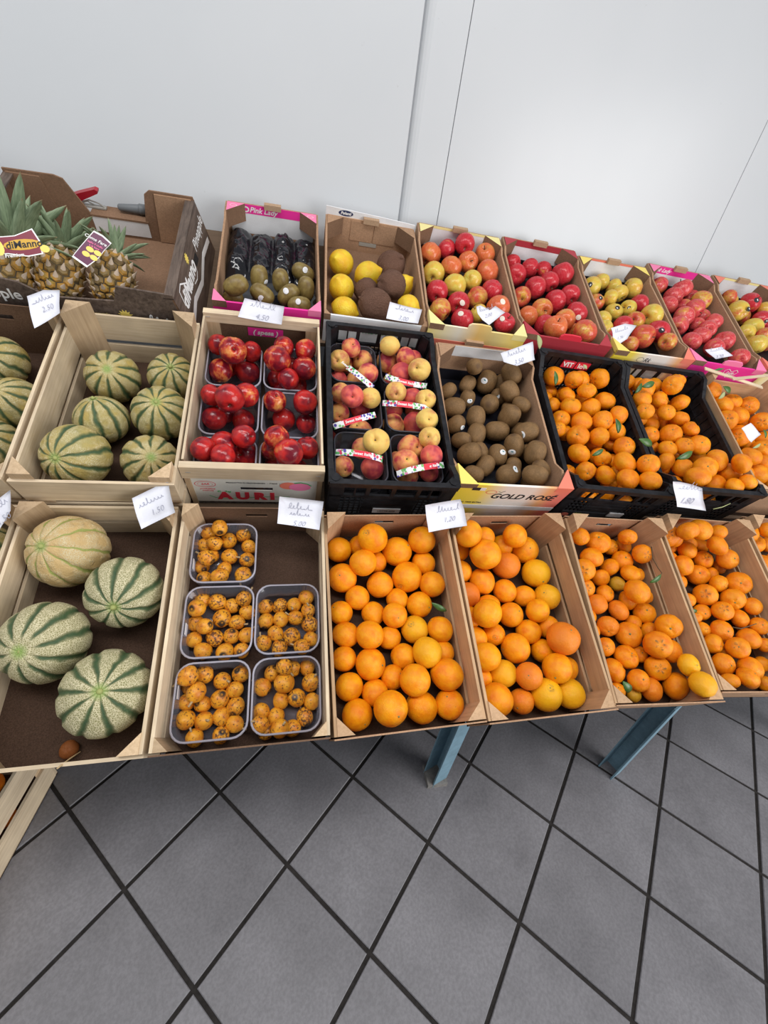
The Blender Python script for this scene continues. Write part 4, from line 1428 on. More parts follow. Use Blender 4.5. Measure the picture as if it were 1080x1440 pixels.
FRUIT_DATA = '''[["F3","orange","","",0,1161,7946,6212,312,-31,70,-60,-26],
["F3","orange","","",0,1922,7807,6674,358,60,-11,-35,71],
["F3","orange","","",0,3193,7917,6529,348,77,17,-26,-56],
["F3","orange","","",0,2595,7844,6220,377,5,34,-9,93],
["F3","orange","","",0,1675,7396,6277,319,39,26,59,66],
["F3","orange","","",0,1208,7290,5899,346,3,-15,-29,94],
["F3","orange","","",0,3264,7620,6016,301,38,17,78,-46],
["F3","orange","","x",0,2773,7251,5918,372,-1,-43,-60,67],
["F3","orange","","",0,3355,7015,5881,312,41,5,87,27],
["F3","orange","","",0,2098,7144,5791,313,56,47,-42,-53],
["F3","orange","","",0,1541,6893,5633,290,43,67,-59,12],
["F3","orange","","",0,1146,6609,5466,270,83,-15,-33,43],
["F3","orange","","",0,1890,6567,5445,270,80,-27,-49,-22],
["F3","orange","","",0,2339,6354,5594,294,-40,-16,-43,80],
["F3","orange","","",0,3009,6681,5557,318,-18,27,-49,81],
["F3","orange","","y",0,2821,6166,5295,319,88,19,-18,-40],
["F3","orange","","",0,3392,6063,5389,293,24,-48,13,84],
["F3","orange","","",0,1731,5987,5406,314,21,52,-45,70],
["F3","orange","","",0,2215,6059,5186,270,67,-73,-14,5],
["F3","orange","","",0,1231,6156,5250,284,69,1,66,-31],
["F3","orange","","y",0,2964,5535,5282,329,-12,-28,80,-52],
["F3","orange","","",0,1166,5708,5010,273,1,54,74,40],
["F3","orange","","",0,1728,5530,5007,346,38,49,-9,78],
["F3","orange","","",0,2496,5676,5005,283,63,-14,-71,28],
["F3","orange","","",0,3358,5137,5019,344,32,83,18,42],
["F3","orange","","",0,2595,5019,5084,337,24,77,8,59],
["F3","orange","","",0,1244,5183,4772,299,-8,-37,92,-6],
["F3","orange","","",0,1785,5049,4688,285,82,-41,-32,-25],
["F3","orange","","",0,2209,5309,4804,270,71,-8,29,-64],
["F3","orange","","",0,1380,4682,4540,319,67,61,-7,41],
["F3","orange","","",0,2011,4550,4903,355,86,48,16,-2],
["F3","orange","","",0,2755,4709,4565,330,76,-2,-55,-34],
["F3","orange","","",0,3385,4717,4567,327,46,-18,-6,87],
["F3","orange","","",0,2051,7697,6023,272,-14,-40,20,88],
["F3","orange","","",0,1682,8082,6221,274,88,-42,-19,-13],
["F3","orange","","",0,2496,6848,5588,270,0,91,-42,-4],
["F3","orange","","",0,3424,5698,5023,270,-49,-1,65,58],
["F4","orange","","",0,4275,7715,6885,342,12,75,-65,-9],
["F4","orange","","",0,4266,7933,6159,286,76,23,-47,38],
["F4","orange","","",0,4709,7387,6496,380,-27,87,23,-36],
["F4","orange","","",0,5633,7825,6728,315,73,-54,-39,15],
["F4","orange","","",0,4879,7953,6587,270,21,29,66,66],
["F4","orange","","",0,6117,7869,6216,365,23,3,-36,90],
["F4","orange","","",0,5534,8037,6220,293,43,88,-20,7],
["F4","orange","","d",0,5481,7487,6012,348,61,36,26,66],
["F4","orange","","y",0,6250,7268,5927,374,62,54,41,-40],
["F4","orange","","",0,4237,7421,5891,280,50,18,-68,50],
["F4","orange","","",0,4734,7149,5798,320,44,65,-57,24],
["F4","orange","","w",0,4259,6837,5671,313,21,-18,-58,77],
["F4","orange","","",0,5295,6916,5674,309,-40,49,68,-38],
["F4","orange","","",0,5812,6814,5575,274,16,66,13,72],
["F4","orange","","y",0,6376,6693,5656,331,92,7,-37,12],
["F4","orange","","",0,4490,6145,5764,328,-13,65,72,-19],
["F4","orange","","",0,5316,6381,5404,307,89,25,7,37],
["F4","orange","","",0,5932,6306,5593,293,-38,-33,65,57],
["F4","orange","","",0,4220,6401,5360,270,-49,81,11,-29],
["F4","orange","","",0,4265,5930,5148,295,-18,11,49,85],
["F4","orange","","",0,4777,6017,5164,270,-40,-36,-31,78],
["F4","orange","","",0,5686,6010,5200,305,-14,-3,30,94],
["F4","orange","","d",0,6247,5535,5489,390,83,4,8,-55],
["F4","orange","","",0,5209,5642,5081,359,65,20,-71,-20],
["F4","orange","","",0,6255,6098,5224,286,79,47,28,28],
["F4","orange","","",0,4297,5362,5244,332,89,-40,22,7],
["F4","orange","","y",0,4776,5197,4795,313,-50,19,84,11],
["F4","orange","","d",0,5264,4969,4977,305,71,35,-5,-61],
["F4","orange","","",0,5995,5056,5061,339,74,48,-47,8],
["F4","orange","","",0,5943,5609,4963,276,-14,22,96,-1],
["F4","orange","","",0,4232,5166,4731,270,9,48,84,-25],
["F4","orange","","",0,4412,4617,4747,357,8,-51,84,18],
["F4","orange","","d",0,5109,4669,4491,281,75,35,-55,12],
["F4","orange","","y",0,5686,4699,4622,362,99,7,-8,8],
["F4","orange","","y",0,6327,4702,4570,336,-45,88,12,14],
["F4","orange","","",0,6452,5213,4755,270,-2,47,88,-2],
["F4","orange","","",1,4767,6603,5486,291,55,-31,-75,18],
["F5","tangerine","","",0,7492,8160,6284,219,90,26,-26,23],
["F5","tangerine","","",0,7668,7939,6614,253,7,-37,90,21],
["F5","tangerine","","",0,8323,7926,6411,329,40,-17,-15,89],
["F5","tangerine","","",0,9087,7850,6654,249,55,79,-27,5],
["F5","tangerine","","",0,8917,8037,6147,228,63,39,37,-57],
["F5","tangerine","","",0,9360,8068,6161,227,93,23,8,-28],
["F5","tangerine","","",0,7958,7535,6205,295,-3,83,-55,7],
["F5","tangerine","","",0,9093,7613,6005,294,22,-6,-22,95],
["F5","tangerine","","",0,9422,7464,6375,270,55,35,33,-68],
["F5","tangerine","","",0,7550,7192,6084,300,57,50,7,-65],
["F5","tangerine","","",0,8615,7457,5906,264,34,-8,87,-34],
["F5","tangerine","","",0,8991,7112,5995,263,2,70,71,0],
["F5","tangerine","","",0,8250,7222,5744,239,-12,44,71,54],
["F5","tangerine","","",0,7655,6971,5635,256,53,36,22,-73],
["F5","tangerine","","g",0,8726,7081,5635,206,40,-12,82,38],
["F5","tangerine","","",0,8736,6481,5970,317,-7,64,75,16],
["F5","tangerine","","",0,8220,6825,5547,244,85,21,28,-40],
["F5","tangerine","","d",0,7838,6564,5447,270,17,-33,91,16],
["F5","tangerine","","",0,8830,6634,5470,262,72,12,35,-59],
["F5","tangerine","","d",0,8410,6385,5377,278,-18,92,27,-20],
["F5","tangerine","","",0,9180,6302,5327,282,91,9,-21,34],
["F5","tangerine","","",0,7534,6311,5264,204,-10,-23,87,42],
["F5","tangerine","","d",0,7935,6039,5191,276,-41,-58,-33,63],
["F5","tangerine","","",0,7434,5950,5097,240,63,-70,-6,34],
["F5","tangerine","","",0,8431,5803,5118,326,15,-24,-29,91],
["F5","tangerine","","",0,8796,6140,5164,203,5,-14,99,-5],
["F5","tangerine","","",0,9175,5895,5071,241,43,-57,67,22],
["F5","tangerine","","",0,9283,5663,5537,311,41,-11,-50,75],
["F5","tangerine","","",0,7716,5627,4927,235,79,31,-29,44],
["F5","tangerine","","",0,8763,5294,5350,330,80,37,-9,-46],
["F5","tangerine","","",0,8165,5348,4855,297,5,4,-12,99],
["F5","tangerine","","",0,9276,5266,5098,291,9,-62,73,26],
["F5","tangerine","","",0,8626,5438,4810,217,76,21,9,-61],
["F5","tangerine","","",0,7704,5099,4724,291,93,7,36,-2],
["F5","tangerine","","",0,8821,5005,4831,301,6,-23,-33,91],
["F5","tangerine","","y",0,9283,4770,5225,265,-3,11,-33,94],
["F5","tangerine","","",0,8144,4766,4756,260,93,25,1,-27],
["F5","tangerine","","",0,7664,4740,4443,207,74,-2,-9,67],
["F5","tangerine","","d",0,8561,4669,4495,285,-30,66,68,-3],
["F5","tangerine","","",0,9198,4635,4592,330,16,-58,59,55],
["F5","tangerine","","y",0,9225,4265,5222,287,4,31,93,20],
["F5","tangerine","","g",0,8123,4643,4365,182,-25,90,-18,-30],
["F5","tangerine","","",1,7425,7750,6033,257,97,25,-2,1],
["F5","tangerine","","",1,7231,4852,4558,258,53,-45,67,-24],
["F5","tangerine","","",1,9382,6708,5481,238,50,84,9,16],
["F5","tangerine","","",1,7230,5368,4806,245,-28,64,36,62],
["F5","tangerine","","",1,9403,7270,5759,231,89,-15,-43,8],
["F5","tangerine","","",1,7306,6690,5472,239,56,-48,40,55],
["F6","tangerine","","",0,10346,7842,6712,330,68,42,-2,-60],
["F6","tangerine","","",0,10835,7980,6515,263,9,42,-26,86],
["F6","tangerine","","",0,10498,7511,7139,280,25,75,-46,41],
["F6","tangerine","","",0,11029,7616,7096,310,-11,99,-4,-6],
["F6","tangerine","","",0,11911,7743,6924,213,34,10,93,12],
["F6","tangerine","","",0,10952,8020,6109,198,20,88,24,36],
["F6","tangerine","","",0,11292,7777,6221,272,-10,96,-21,-14],
["F6","tangerine","","",0,12060,8050,6153,228,3,81,-58,-4],
["F6","tangerine","","",0,11683,7403,6705,291,-28,76,58,-10],
["F6","tangerine","","",0,10773,7695,5969,225,-21,38,85,30],
["F6","tangerine","","",0,10748,7244,6123,293,-1,-39,86,34],
["F6","tangerine","","",0,11781,7554,6040,258,78,32,-6,-54],
["F6","tangerine","","",0,12266,7323,6265,307,57,25,30,-72],
["F6","tangerine","","",0,10722,7075,5664,234,-14,47,84,23],
["F6","tangerine","","",0,11417,7182,5796,304,-44,-35,-6,83],
["F6","tangerine","","",0,12397,7448,5826,210,50,34,-32,73],
["F6","tangerine","","",0,11668,6753,5870,243,-26,-6,-56,78],
["F6","tangerine","","",0,12248,6681,5924,326,85,38,-24,-26],
["F6","tangerine","","",0,10773,6583,5441,192,6,0,97,24],
["F6","tangerine","","",0,11235,6589,5611,305,-39,-46,-2,80],
["F6","tangerine","","",0,11858,6325,5685,304,56,61,7,-55],
["F6","tangerine","","",0,11069,6283,5257,232,41,5,-48,78],
["F6","tangerine","","",0,11422,6102,5491,269,-10,-27,-11,95],
["F6","tangerine","","",0,12287,6066,5667,240,-26,94,-13,-18],
["F6","tangerine","","",0,10697,6157,5258,195,54,10,-15,-82],
["F6","tangerine","","",0,11949,5955,5339,256,16,67,-63,-34],
["F6","tangerine","","",0,12258,5630,5384,234,93,27,-19,-17],
["F6","tangerine","","",0,11290,5743,5119,299,23,6,-36,90],
["F6","tangerine","","",0,10860,5886,5039,201,50,17,-28,80],
["F6","tangerine","","",0,11878,5434,5147,286,-5,37,93,3],
["F6","tangerine","","",0,10849,5467,4976,260,12,18,-46,86],
["F6","tangerine","","",0,11287,5356,4743,194,-5,91,-40,-10],
["F6","tangerine","","",0,11251,5190,5137,273,86,5,-40,31],
["F6","tangerine","","",0,12269,5255,5071,189,77,32,-34,44],
["F6","tangerine","","",0,10757,4944,4847,284,80,34,-18,46],
["F6","tangerine","","",0,11382,4753,4883,296,1,-29,94,19],
["F6","tangerine","","",0,12221,4989,4628,206,-30,90,29,16],
["F6","tangerine","","",0,10737,4734,4444,210,-17,73,58,31],
["F6","tangerine","","",0,10956,4469,4949,265,53,20,13,81],
["F6","tangerine","","",0,10532,4504,4833,214,10,33,87,-36],
["F6","tangerine","","",0,11622,4822,4490,212,-21,27,88,32],
["F6","tangerine","","",0,12118,4602,4365,200,13,58,74,31],
["F6","tangerine","","",1,10109,6146,5187,232,64,-10,57,51],
["F6","tangerine","","",1,10294,7309,5784,236,-3,100,-1,7],
["F6","tangerine","","",1,10133,5053,4651,250,-28,-35,-13,89],
["F6","tangerine","","",1,10241,5679,4934,218,83,-29,35,33],
["F6","tangerine","","",1,10419,8134,6201,233,62,-22,-66,35],
["F6","tangerine","","",1,11967,7255,5737,218,3,71,-16,69],
["F6","tangerine","","",1,10285,7753,6006,232,-25,23,94,-4],
["F6","tangerine","","",1,11633,8103,6196,243,63,-60,42,-26],
["F6","tangerine","","",1,10259,6756,5517,248,64,25,-21,-70],
["F6","tangerine","","",1,12276,5900,5051,222,-44,55,66,26],
["F7","tangerine","","",0,13254,7880,6783,270,95,16,6,25],
["F7","tangerine","","",0,13959,8025,6258,330,97,5,0,-22],
["F7","tangerine","","",0,13866,7383,5973,294,2,-30,93,22],
["F7","tangerine","","",0,14642,8062,6160,229,66,47,30,-50],
["F7","tangerine","","",0,13721,6901,5812,261,-27,-61,74,-8],
["F7","tangerine","","",0,13715,7772,6960,254,-3,-11,-17,98],
["F7","tangerine","","",1,14649,5347,4819,266,-13,41,-44,79],
["F7","tangerine","","",1,15025,5779,5006,237,-14,76,-49,-40],
["F7","tangerine","","",1,14023,5137,4698,254,-36,69,-59,21],
["F7","tangerine","","",1,15267,6545,5422,260,-6,-9,29,95],
["F7","tangerine","","",1,13411,7995,6132,234,29,95,2,3],
["F7","tangerine","","",1,13248,5452,4878,271,85,50,0,16],
["F7","tangerine","","",1,15156,4877,4550,240,-45,80,24,-32],
["F7","tangerine","","",1,14307,7017,5650,248,89,6,45,8],
["F7","tangerine","","",1,13699,6065,5180,262,-5,24,90,-37],
["F7","tangerine","","",1,14805,7030,5652,244,-34,92,-21,1],
["F7","tangerine","","",1,13209,7594,5943,247,22,-26,-24,91],
["F7","tangerine","","",1,14667,6211,5224,235,-27,73,58,25],
["F7","tangerine","","",1,13156,4871,4547,240,13,45,70,-53],
["F7","tangerine","","",1,14504,7568,5939,256,-14,-14,72,66],
["F7","tangerine","","",1,13966,6657,5480,261,20,78,-49,33],
["F7","tangerine","","",1,14223,6296,5296,261,9,13,72,-68],
["F7","tangerine","","",1,13090,5955,5098,239,55,0,-59,59],
["F7","tangerine","","",1,13193,6520,5391,243,21,-32,92,-4],
["F7","tangerine","","",1,14048,5723,5011,267,67,24,-41,57],
["F7","tangerine","","",1,15152,7893,6094,246,15,26,21,93],
["F7","tangerine","","",1,14650,4761,4506,254,34,5,-47,81],
["F7","tangerine","","",1,15270,7140,5704,240,84,31,-19,-41],
["M5","tangerine","","",0,7903,12701,9275,180,65,8,1,76],
["M5","tangerine","","",0,8108,12357,9586,329,9,-12,94,29],
["M5","tangerine","","",0,8629,12040,9609,288,33,82,25,-39],
["M5","tangerine","","",0,9071,12333,9574,291,6,-37,90,24],
["M5","tangerine","","",0,9613,12190,9681,330,63,14,-77,5],
["M5","tangerine","","",0,8208,12442,9065,255,-26,57,78,2],
["M5","tangerine","","",0,7883,12049,8957,219,79,39,-6,-46],
["M5","tangerine","","",0,8443,11836,9178,269,74,20,8,64],
["M5","tangerine","","",0,8913,11628,9430,285,77,-10,-6,62],
["M5","tangerine","","",0,7958,11628,8919,224,-14,-3,92,37],
["M5","tangerine","","",0,8359,11346,9003,304,-29,-13,0,95],
["M5","tangerine","","",0,9126,11425,8981,298,41,-22,83,33],
["M5","tangerine","","",0,9709,11651,9138,329,-3,-10,99,1],
["M5","tangerine","","",0,8025,11104,8671,272,38,-7,-40,83],
["M5","tangerine","","",0,8628,10926,8689,324,-4,25,92,30],
["M5","tangerine","","",0,9217,10792,8818,307,-36,-27,-48,75],
["M5","tangerine","","",0,9737,10867,8999,297,-41,70,58,10],
["M5","tangerine","","",0,7801,10742,8479,236,83,18,-33,40],
["M5","tangerine","","",0,8337,10467,8422,330,-17,-44,-26,84],
["M5","tangerine","","",0,8949,10346,8501,287,34,-20,90,20],
["M5","tangerine","","",0,9640,10540,8596,277,-15,13,87,45],
["M5","tangerine","","",0,8152,9886,8120,330,70,13,31,64],
["M5","tangerine","","",0,9136,10632,8126,264,51,-11,-18,84],
["M5","tangerine","","",0,9644,10002,8357,315,79,33,-25,45],
["M5","tangerine","","",0,8873,9737,8053,259,61,64,-44,11],
["M5","tangerine","","",0,9718,10617,8105,251,75,-31,6,-58],
["M5","tangerine","","",0,9125,9186,8250,330,2,85,-43,-30],
["M5","tangerine","","",0,9595,8885,8386,295,87,2,-36,34],
["M5","tangerine","","",0,8209,9406,7823,278,18,-5,-64,74],
["M5","tangerine","","",0,8778,9265,7791,302,50,24,20,81],
["M5","tangerine","","",0,8970,8663,8033,301,5,-29,94,19],
["M5","tangerine","","",0,9454,8435,8127,289,-2,-70,71,0],
["M5","tangerine","","",0,9493,9651,7615,254,-36,82,-38,-24],
["M5","tangerine","","",1,7799,9070,7320,254,79,28,19,-52],
["M5","tangerine","","",1,9223,11284,8472,276,36,-12,73,57],
["M5","tangerine","","",1,9375,8770,7176,262,58,-51,-53,35],
["M5","tangerine","","",1,9064,10179,7918,284,17,-53,55,62],
["M5","tangerine","","",1,8303,11776,8695,251,79,60,-13,0],
["M5","tangerine","","",1,9347,12270,8947,251,-35,69,-4,63],
["M5","tangerine","","",1,7616,10341,7970,256,0,91,-29,29],
["M5","tangerine","","",1,8687,12349,9017,277,4,-2,72,-69],
["M5","tangerine","","",1,7853,9684,7625,247,19,-4,-6,98],
["M5","tangerine","","",1,8556,9703,7643,255,44,74,42,-28],
["M5","tangerine","","",1,8834,9023,7305,263,68,-68,26,-7],
["M5","tangerine","","",1,8241,8872,7216,251,-46,-30,39,74],
["M5","tangerine","","",1,9740,12520,9075,252,84,-41,-17,-31],
["M5","tangerine","","",1,8621,11452,8548,267,94,28,-7,19],
["M5","tangerine","","",1,9097,11902,8776,266,52,-81,-22,-16],
["M5","tangerine","","",1,7499,9948,7758,246,46,0,16,87],
["M5","tangerine","","",1,9572,9213,7389,251,90,-10,19,39],
["M5","tangerine","","",1,8440,10289,7932,246,-3,-52,75,-41],
["M5","tangerine","","",1,8260,10971,8279,246,60,55,-16,56],
["M5","tangerine","","",1,7666,11503,8554,249,94,9,30,-10],
["M5","tangerine","","",1,9144,9393,7473,244,94,7,-7,-33],
["M5","tangerine","","",1,9582,10096,7832,245,-21,-63,70,25],
["M6","tangerine","","",0,10682,12221,9644,257,-2,59,73,34],
["M6","tangerine","","",0,11165,12219,9584,257,49,11,-17,85],
["M6","tangerine","","",0,11029,11720,9643,311,-39,89,-14,-19],
["M6","tangerine","","",0,11693,12156,9635,258,4,54,82,18],
["M6","tangerine","","",0,11898,11663,9817,315,73,16,-62,25],
["M6","tangerine","","",0,12309,11991,9872,260,97,-17,5,-19],
["M6","tangerine","","",0,11069,12124,8977,236,40,2,-38,83],
["M6","tangerine","","",0,11053,12460,9219,215,19,8,-40,89],
["M6","tangerine","","",0,10728,11328,9402,286,-16,49,80,30],
["M6","tangerine","","",0,11669,11642,9307,293,44,40,-21,78],
["M6","tangerine","","",0,12536,11682,9265,300,21,80,-44,36],
["M6","tangerine","","",0,10614,10889,9173,267,-29,-39,-13,86],
["M6","tangerine","","",0,11876,11776,8764,279,47,-12,-25,84],
["M6","tangerine","","",0,11181,11572,8639,277,-10,89,-23,38],
["M6","tangerine","","",0,11694,11177,9083,268,92,32,-20,-9],
["M6","tangerine","","",0,12304,11159,8906,286,16,98,-14,-4],
["M6","tangerine","","",0,12229,11527,8557,241,46,24,-45,73],
["M6","tangerine","","",0,11017,10680,8497,290,77,24,-19,56],
["M6","tangerine","","",0,11697,10627,8586,330,52,-9,-31,79],
["M6","tangerine","","",0,12390,10671,8772,262,76,22,9,60],
["M6","tangerine","","",0,11263,10626,8088,232,84,-38,-37,-14],
["M6","tangerine","","",0,11296,10109,8319,285,77,7,-8,63],
["M6","tangerine","","",0,11837,10093,8429,287,87,17,-16,45],
["M6","tangerine","","",0,12429,10162,8462,330,85,39,-9,-35],
["M6","tangerine","","",0,11033,9704,8085,279,52,-19,-66,-50],
["M6","tangerine","","",0,12743,10313,8002,296,-23,13,29,92],
["M6","tangerine","","",0,11618,9563,7970,296,-17,96,-8,19],
["M6","tangerine","","",0,11617,8944,8315,327,78,46,-10,-40],
["M6","tangerine","","",0,12160,9174,8448,330,-45,62,64,-3],
["M6","tangerine","","",0,11125,8615,8192,330,3,98,7,17],
["M6","tangerine","","",0,12640,8971,8135,330,9,40,23,88],
["M6","tangerine","","",0,12158,8812,7876,290,1,1,95,32],
["M6","tangerine","","",0,12455,8709,8617,295,90,19,39,-7],
["M6","tangerine","","",0,12273,8380,8071,241,-6,24,93,26],
["M6","tangerine","","",0,12699,8423,8192,243,96,17,18,-12],
["M6","tangerine","","",0,11635,11406,8538,261,-44,50,74,12],
["M6","tangerine","","",1,12320,8877,7226,258,34,-17,89,25],
["M6","tangerine","","",1,11907,10465,8034,258,79,-38,48,-3],
["M6","tangerine","","",1,11557,8924,7262,269,-21,68,64,29],
["M6","tangerine","","",1,10572,10273,7944,264,-27,79,-54,-11],
["M6","tangerine","","",1,11296,9920,7742,245,-8,43,54,72],
["M6","tangerine","","",1,12054,9631,7603,252,91,2,36,20],
["M6","tangerine","","",1,11384,9391,7497,267,66,-28,66,-21],
["M6","tangerine","","",1,10624,11182,8387,246,-6,21,-4,98],
["M6","tangerine","","",1,10830,9023,7288,247,54,-48,-48,-50],
["M6","tangerine","","",1,12825,11511,8563,254,73,8,44,51],
["M6","tangerine","","",1,10782,9479,7517,245,-11,98,-13,-6],
["M6","tangerine","","",1,12496,12293,8967,259,77,-27,-25,52],
["M6","tangerine","","",1,10607,9871,7713,241,64,71,28,11],
["M6","tangerine","","",1,12643,9373,7472,252,-33,9,92,21],
["M6","tangerine","","",1,12638,10857,8244,266,85,3,-27,-46],
["M6","tangerine","","",1,11614,12182,8931,277,89,-26,-38,-3],
["M6","tangerine","","",1,11988,11036,8344,274,-9,72,14,-67],
["M6","tangerine","","",1,10620,11759,8681,247,-21,-31,93,-6],
["M6","tangerine","","",1,10596,10697,8137,244,57,21,-48,63],
["M7","tangerine","","",0,13861,12027,9626,330,66,50,-52,-22],
["M7","tangerine","","",0,13942,12355,9295,183,-24,78,-46,-36],
["M7","tangerine","","",0,14149,11586,9327,330,23,25,11,94],
["M7","tangerine","","",0,15096,12097,9319,295,-10,-17,-14,97],
["M7","tangerine","","",0,14393,12163,8959,310,-17,84,-51,-9],
["M7","tangerine","","",0,15047,11603,9023,330,90,0,4,-43],
["M7","tangerine","","",0,15647,11923,9260,330,62,16,-63,44],
["M7","tangerine","","",0,14048,11078,9011,330,58,52,-4,-62],
["M7","tangerine","","",0,14303,11457,8589,301,66,-71,-21,-12],
["M7","tangerine","","",0,15685,11221,8982,330,75,51,-40,-12],
["M7","tangerine","","",0,14723,10878,8507,330,78,4,-58,25],
["M7","tangerine","","",0,14028,10555,8354,326,65,24,-6,72],
["M7","tangerine","","",0,15822,10946,8480,310,37,89,15,21],
["M7","tangerine","","",0,14245,9851,8312,330,1,80,-59,-8],
["M7","tangerine","","",0,15244,10353,8380,313,-1,-27,-17,95],
["M7","tangerine","","",0,14672,9601,7814,330,-17,94,18,25],
["M7","tangerine","","",0,15105,9890,8081,305,80,20,-23,51],
["M7","tangerine","","",0,14409,10310,8001,299,51,-2,30,-80],
["M7","tangerine","","",0,14083,9621,7783,312,64,-32,61,35],
["M7","tangerine","","",1,15011,9040,7352,297,-14,-53,46,70],
["M7","tangerine","","",1,13827,8998,7299,268,11,-31,90,28],
["M7","tangerine","","",1,15351,9489,7583,299,36,-39,78,-33],
["M7","tangerine","","",1,15512,11698,8701,292,24,78,-11,-57],
["M7","tangerine","","",1,15089,11324,8515,296,22,3,94,-24],
["M7","tangerine","","",1,13786,11706,8678,268,-41,79,37,26],
["M7","tangerine","","",1,15683,9895,7768,279,-19,82,-46,-29],
["M7","tangerine","","",1,13723,10079,7885,300,74,45,-9,-49],
["M7","tangerine","","",1,13770,11181,8453,306,-25,86,-9,-45],
["M7","tangerine","","",1,15716,10403,8060,308,61,-78,-8,13],
["M7","tangerine","","",1,15572,8994,7316,286,-24,-17,69,-66],
["M7","tangerine","","",1,14448,9061,7334,271,46,-23,77,-38],
["M7","tangerine","","",1,15233,10879,8258,269,41,63,-13,64],
["B4","apple","","o",0,4645,16699,12162,386,-4,64,67,-37],
["B4","apple","","r",0,5278,16948,12371,329,85,-28,-38,-22],
["B4","apple","","r",0,5827,16768,12615,350,23,47,70,-49],
["B4","apple","","o",0,6677,16821,12379,364,90,24,-31,19],
["B4","apple","","o",0,5942,16377,12110,356,78,61,10,-8],
["B4","apple","","o",0,5301,16132,11911,370,-17,-5,97,-18],
["B4","apple","","y",0,4605,15773,11680,376,3,32,76,-56],
["B4","apple","","d",0,6590,15971,11933,400,-29,6,86,41],
["B4","apple","","y",0,5938,15590,11645,333,-37,76,6,53],
["B4","apple","","y",0,5261,15281,11451,389,22,71,62,-25],
["B4","apple","","r",0,4593,14928,11240,368,25,62,59,-46],
["B4","apple","","r",0,6583,15203,11463,360,-3,-28,93,24],
["B4","apple","","r",0,5237,14509,11032,367,-13,16,79,-58,2,-97,22],
["B4","apple","","m",0,5967,14893,11218,360,43,40,75,32],
["B4","apple","","m",0,4557,14177,10834,346,44,81,29,26],
["B4","apple","","r",0,5248,13856,10686,360,-2,-1,100,-8,-52,-66,55],
["B4","apple","","d",0,6503,14239,11076,386,-18,58,-4,79,-6,-78,62],
["B4","apple","","y",0,5894,14253,10832,310,-20,-40,11,89],
["B4","apple","","r",0,6500,13486,10763,346,89,21,18,-36,-59,-63,51],
["B5","apple","","r",0,7792,16279,11937,375,71,-62,-13,-31],
["B5","apple","","r",0,8478,16749,12179,331,43,71,-3,55],
["B5","apple","","r",0,8986,16000,11890,349,45,78,42,-12],
["B5","apple","","r",0,9638,16379,12151,400,74,-5,-30,-59],
["B5","apple","","r",0,8358,15703,11658,379,64,14,66,36],
["B5","apple","","m",0,7712,15251,11369,336,65,73,-22,1],
["B5","apple","","r",0,8968,15112,11391,389,52,39,-71,-27],
["B5","apple","","r",0,9602,15431,11612,360,23,32,80,-46],
["B5","apple","","o",0,8308,14704,11126,367,72,66,14,-16],
["B5","apple","","o",0,7694,14354,10917,341,-25,59,63,-43],
["B5","apple","","o",0,8760,13861,11014,345,61,53,-56,19],
["B5","apple","","o",0,8233,13388,10824,373,69,24,10,-68],
["B5","apple","","r",0,9511,14484,11190,379,-13,88,35,-31,-27,-93,-23],
["B5","apple","","m",0,9241,13275,10832,396,-17,23,95,11],
["B5","apple","","o",0,9250,13905,10660,315,21,30,90,-24],
["B5","apple","","r",0,8220,14037,10750,336,3,-4,49,87],
["B5","apple","","",1,9078,16829,12163,327,-40,18,88,-16],
["B5","apple","","",1,7866,16982,12233,320,33,55,-35,69],
["B6","apple","","y",0,10884,16247,11903,359,71,32,62,11,-67,-71,22],
["B6","apple","","y",0,11460,16605,12085,300,41,48,37,68],
["B6","apple","","m",0,10844,15558,11486,300,-36,85,39,-6,-14,-79,60],
["B6","apple","","y",0,11403,15630,11672,300,69,56,45,12],
["B6","apple","","y",0,11884,15906,11828,325,48,86,11,13],
["B6","apple","","y",0,12576,16183,12051,352,46,-57,-20,65],
["B6","apple","","r",0,12478,15409,11637,329,44,2,87,-21],
["B6","apple","","y",0,11398,15139,11306,321,-11,96,-26,-4,-31,-78,54],
["B6","apple","","y",0,11952,15178,11455,300,59,-32,-59,45,-56,-81,13],
["B6","apple","","y",0,10796,14739,11068,300,-19,71,63,-25],
["B6","apple","","y",0,12538,14600,11380,400,21,-57,-53,58],
["B6","apple","","m",0,11911,14512,11148,332,80,30,-51,4],
["B6","apple","","r",0,11352,14314,10971,341,82,-31,-6,-48],
["B6","apple","","r",0,12516,13955,10978,395,37,11,20,90,-43,-85,29],
["B6","apple","","m",0,11842,13760,10815,390,32,55,-36,68],
["B6","apple","","m",0,12529,13343,10791,300,-3,-64,-30,70],
["B6","apple","","y",0,10608,14271,10846,300,-2,67,67,31],
["B6","apple","","r",0,10818,13809,10632,300,66,18,-13,-72],
["B6","apple","","m",0,11303,13561,10545,300,22,92,28,-17],
["B6","apple","","",1,12000,16494,11974,311,78,-54,-31,-1],
["B7","apple","","p",0,14091,16749,12207,357,72,-39,-22,54],
["B7","apple","","p",0,14988,16485,12240,374,68,2,-30,-67,-87,-49,-8],
["B7","apple","","p",0,14467,16171,11964,353,81,-49,30,-13],
["B7","apple","","p",0,14043,15764,11672,360,-26,41,1,87],
["B7","apple","","m",0,15574,15954,11977,369,57,-60,28,-49],
["B7","apple","","p",0,14890,15371,11728,348,27,67,-46,51,-76,-55,-35],
["B7","apple","","p",0,14354,15098,11443,376,-47,75,34,31,-58,-80,-13],
["B7","apple","","p",0,13911,14690,11158,349,-46,-24,79,-33],
["B7","apple","","p",0,15528,14859,11402,308,-1,-32,48,82],
["B7","apple","","p",0,14950,14434,11193,323,-24,-47,-45,73,-98,-12,-13],
["B7","apple","","p",0,14498,14094,10985,332,58,-19,3,-79],
["B7","apple","","p",0,13962,13845,10792,340,90,-25,35,7],
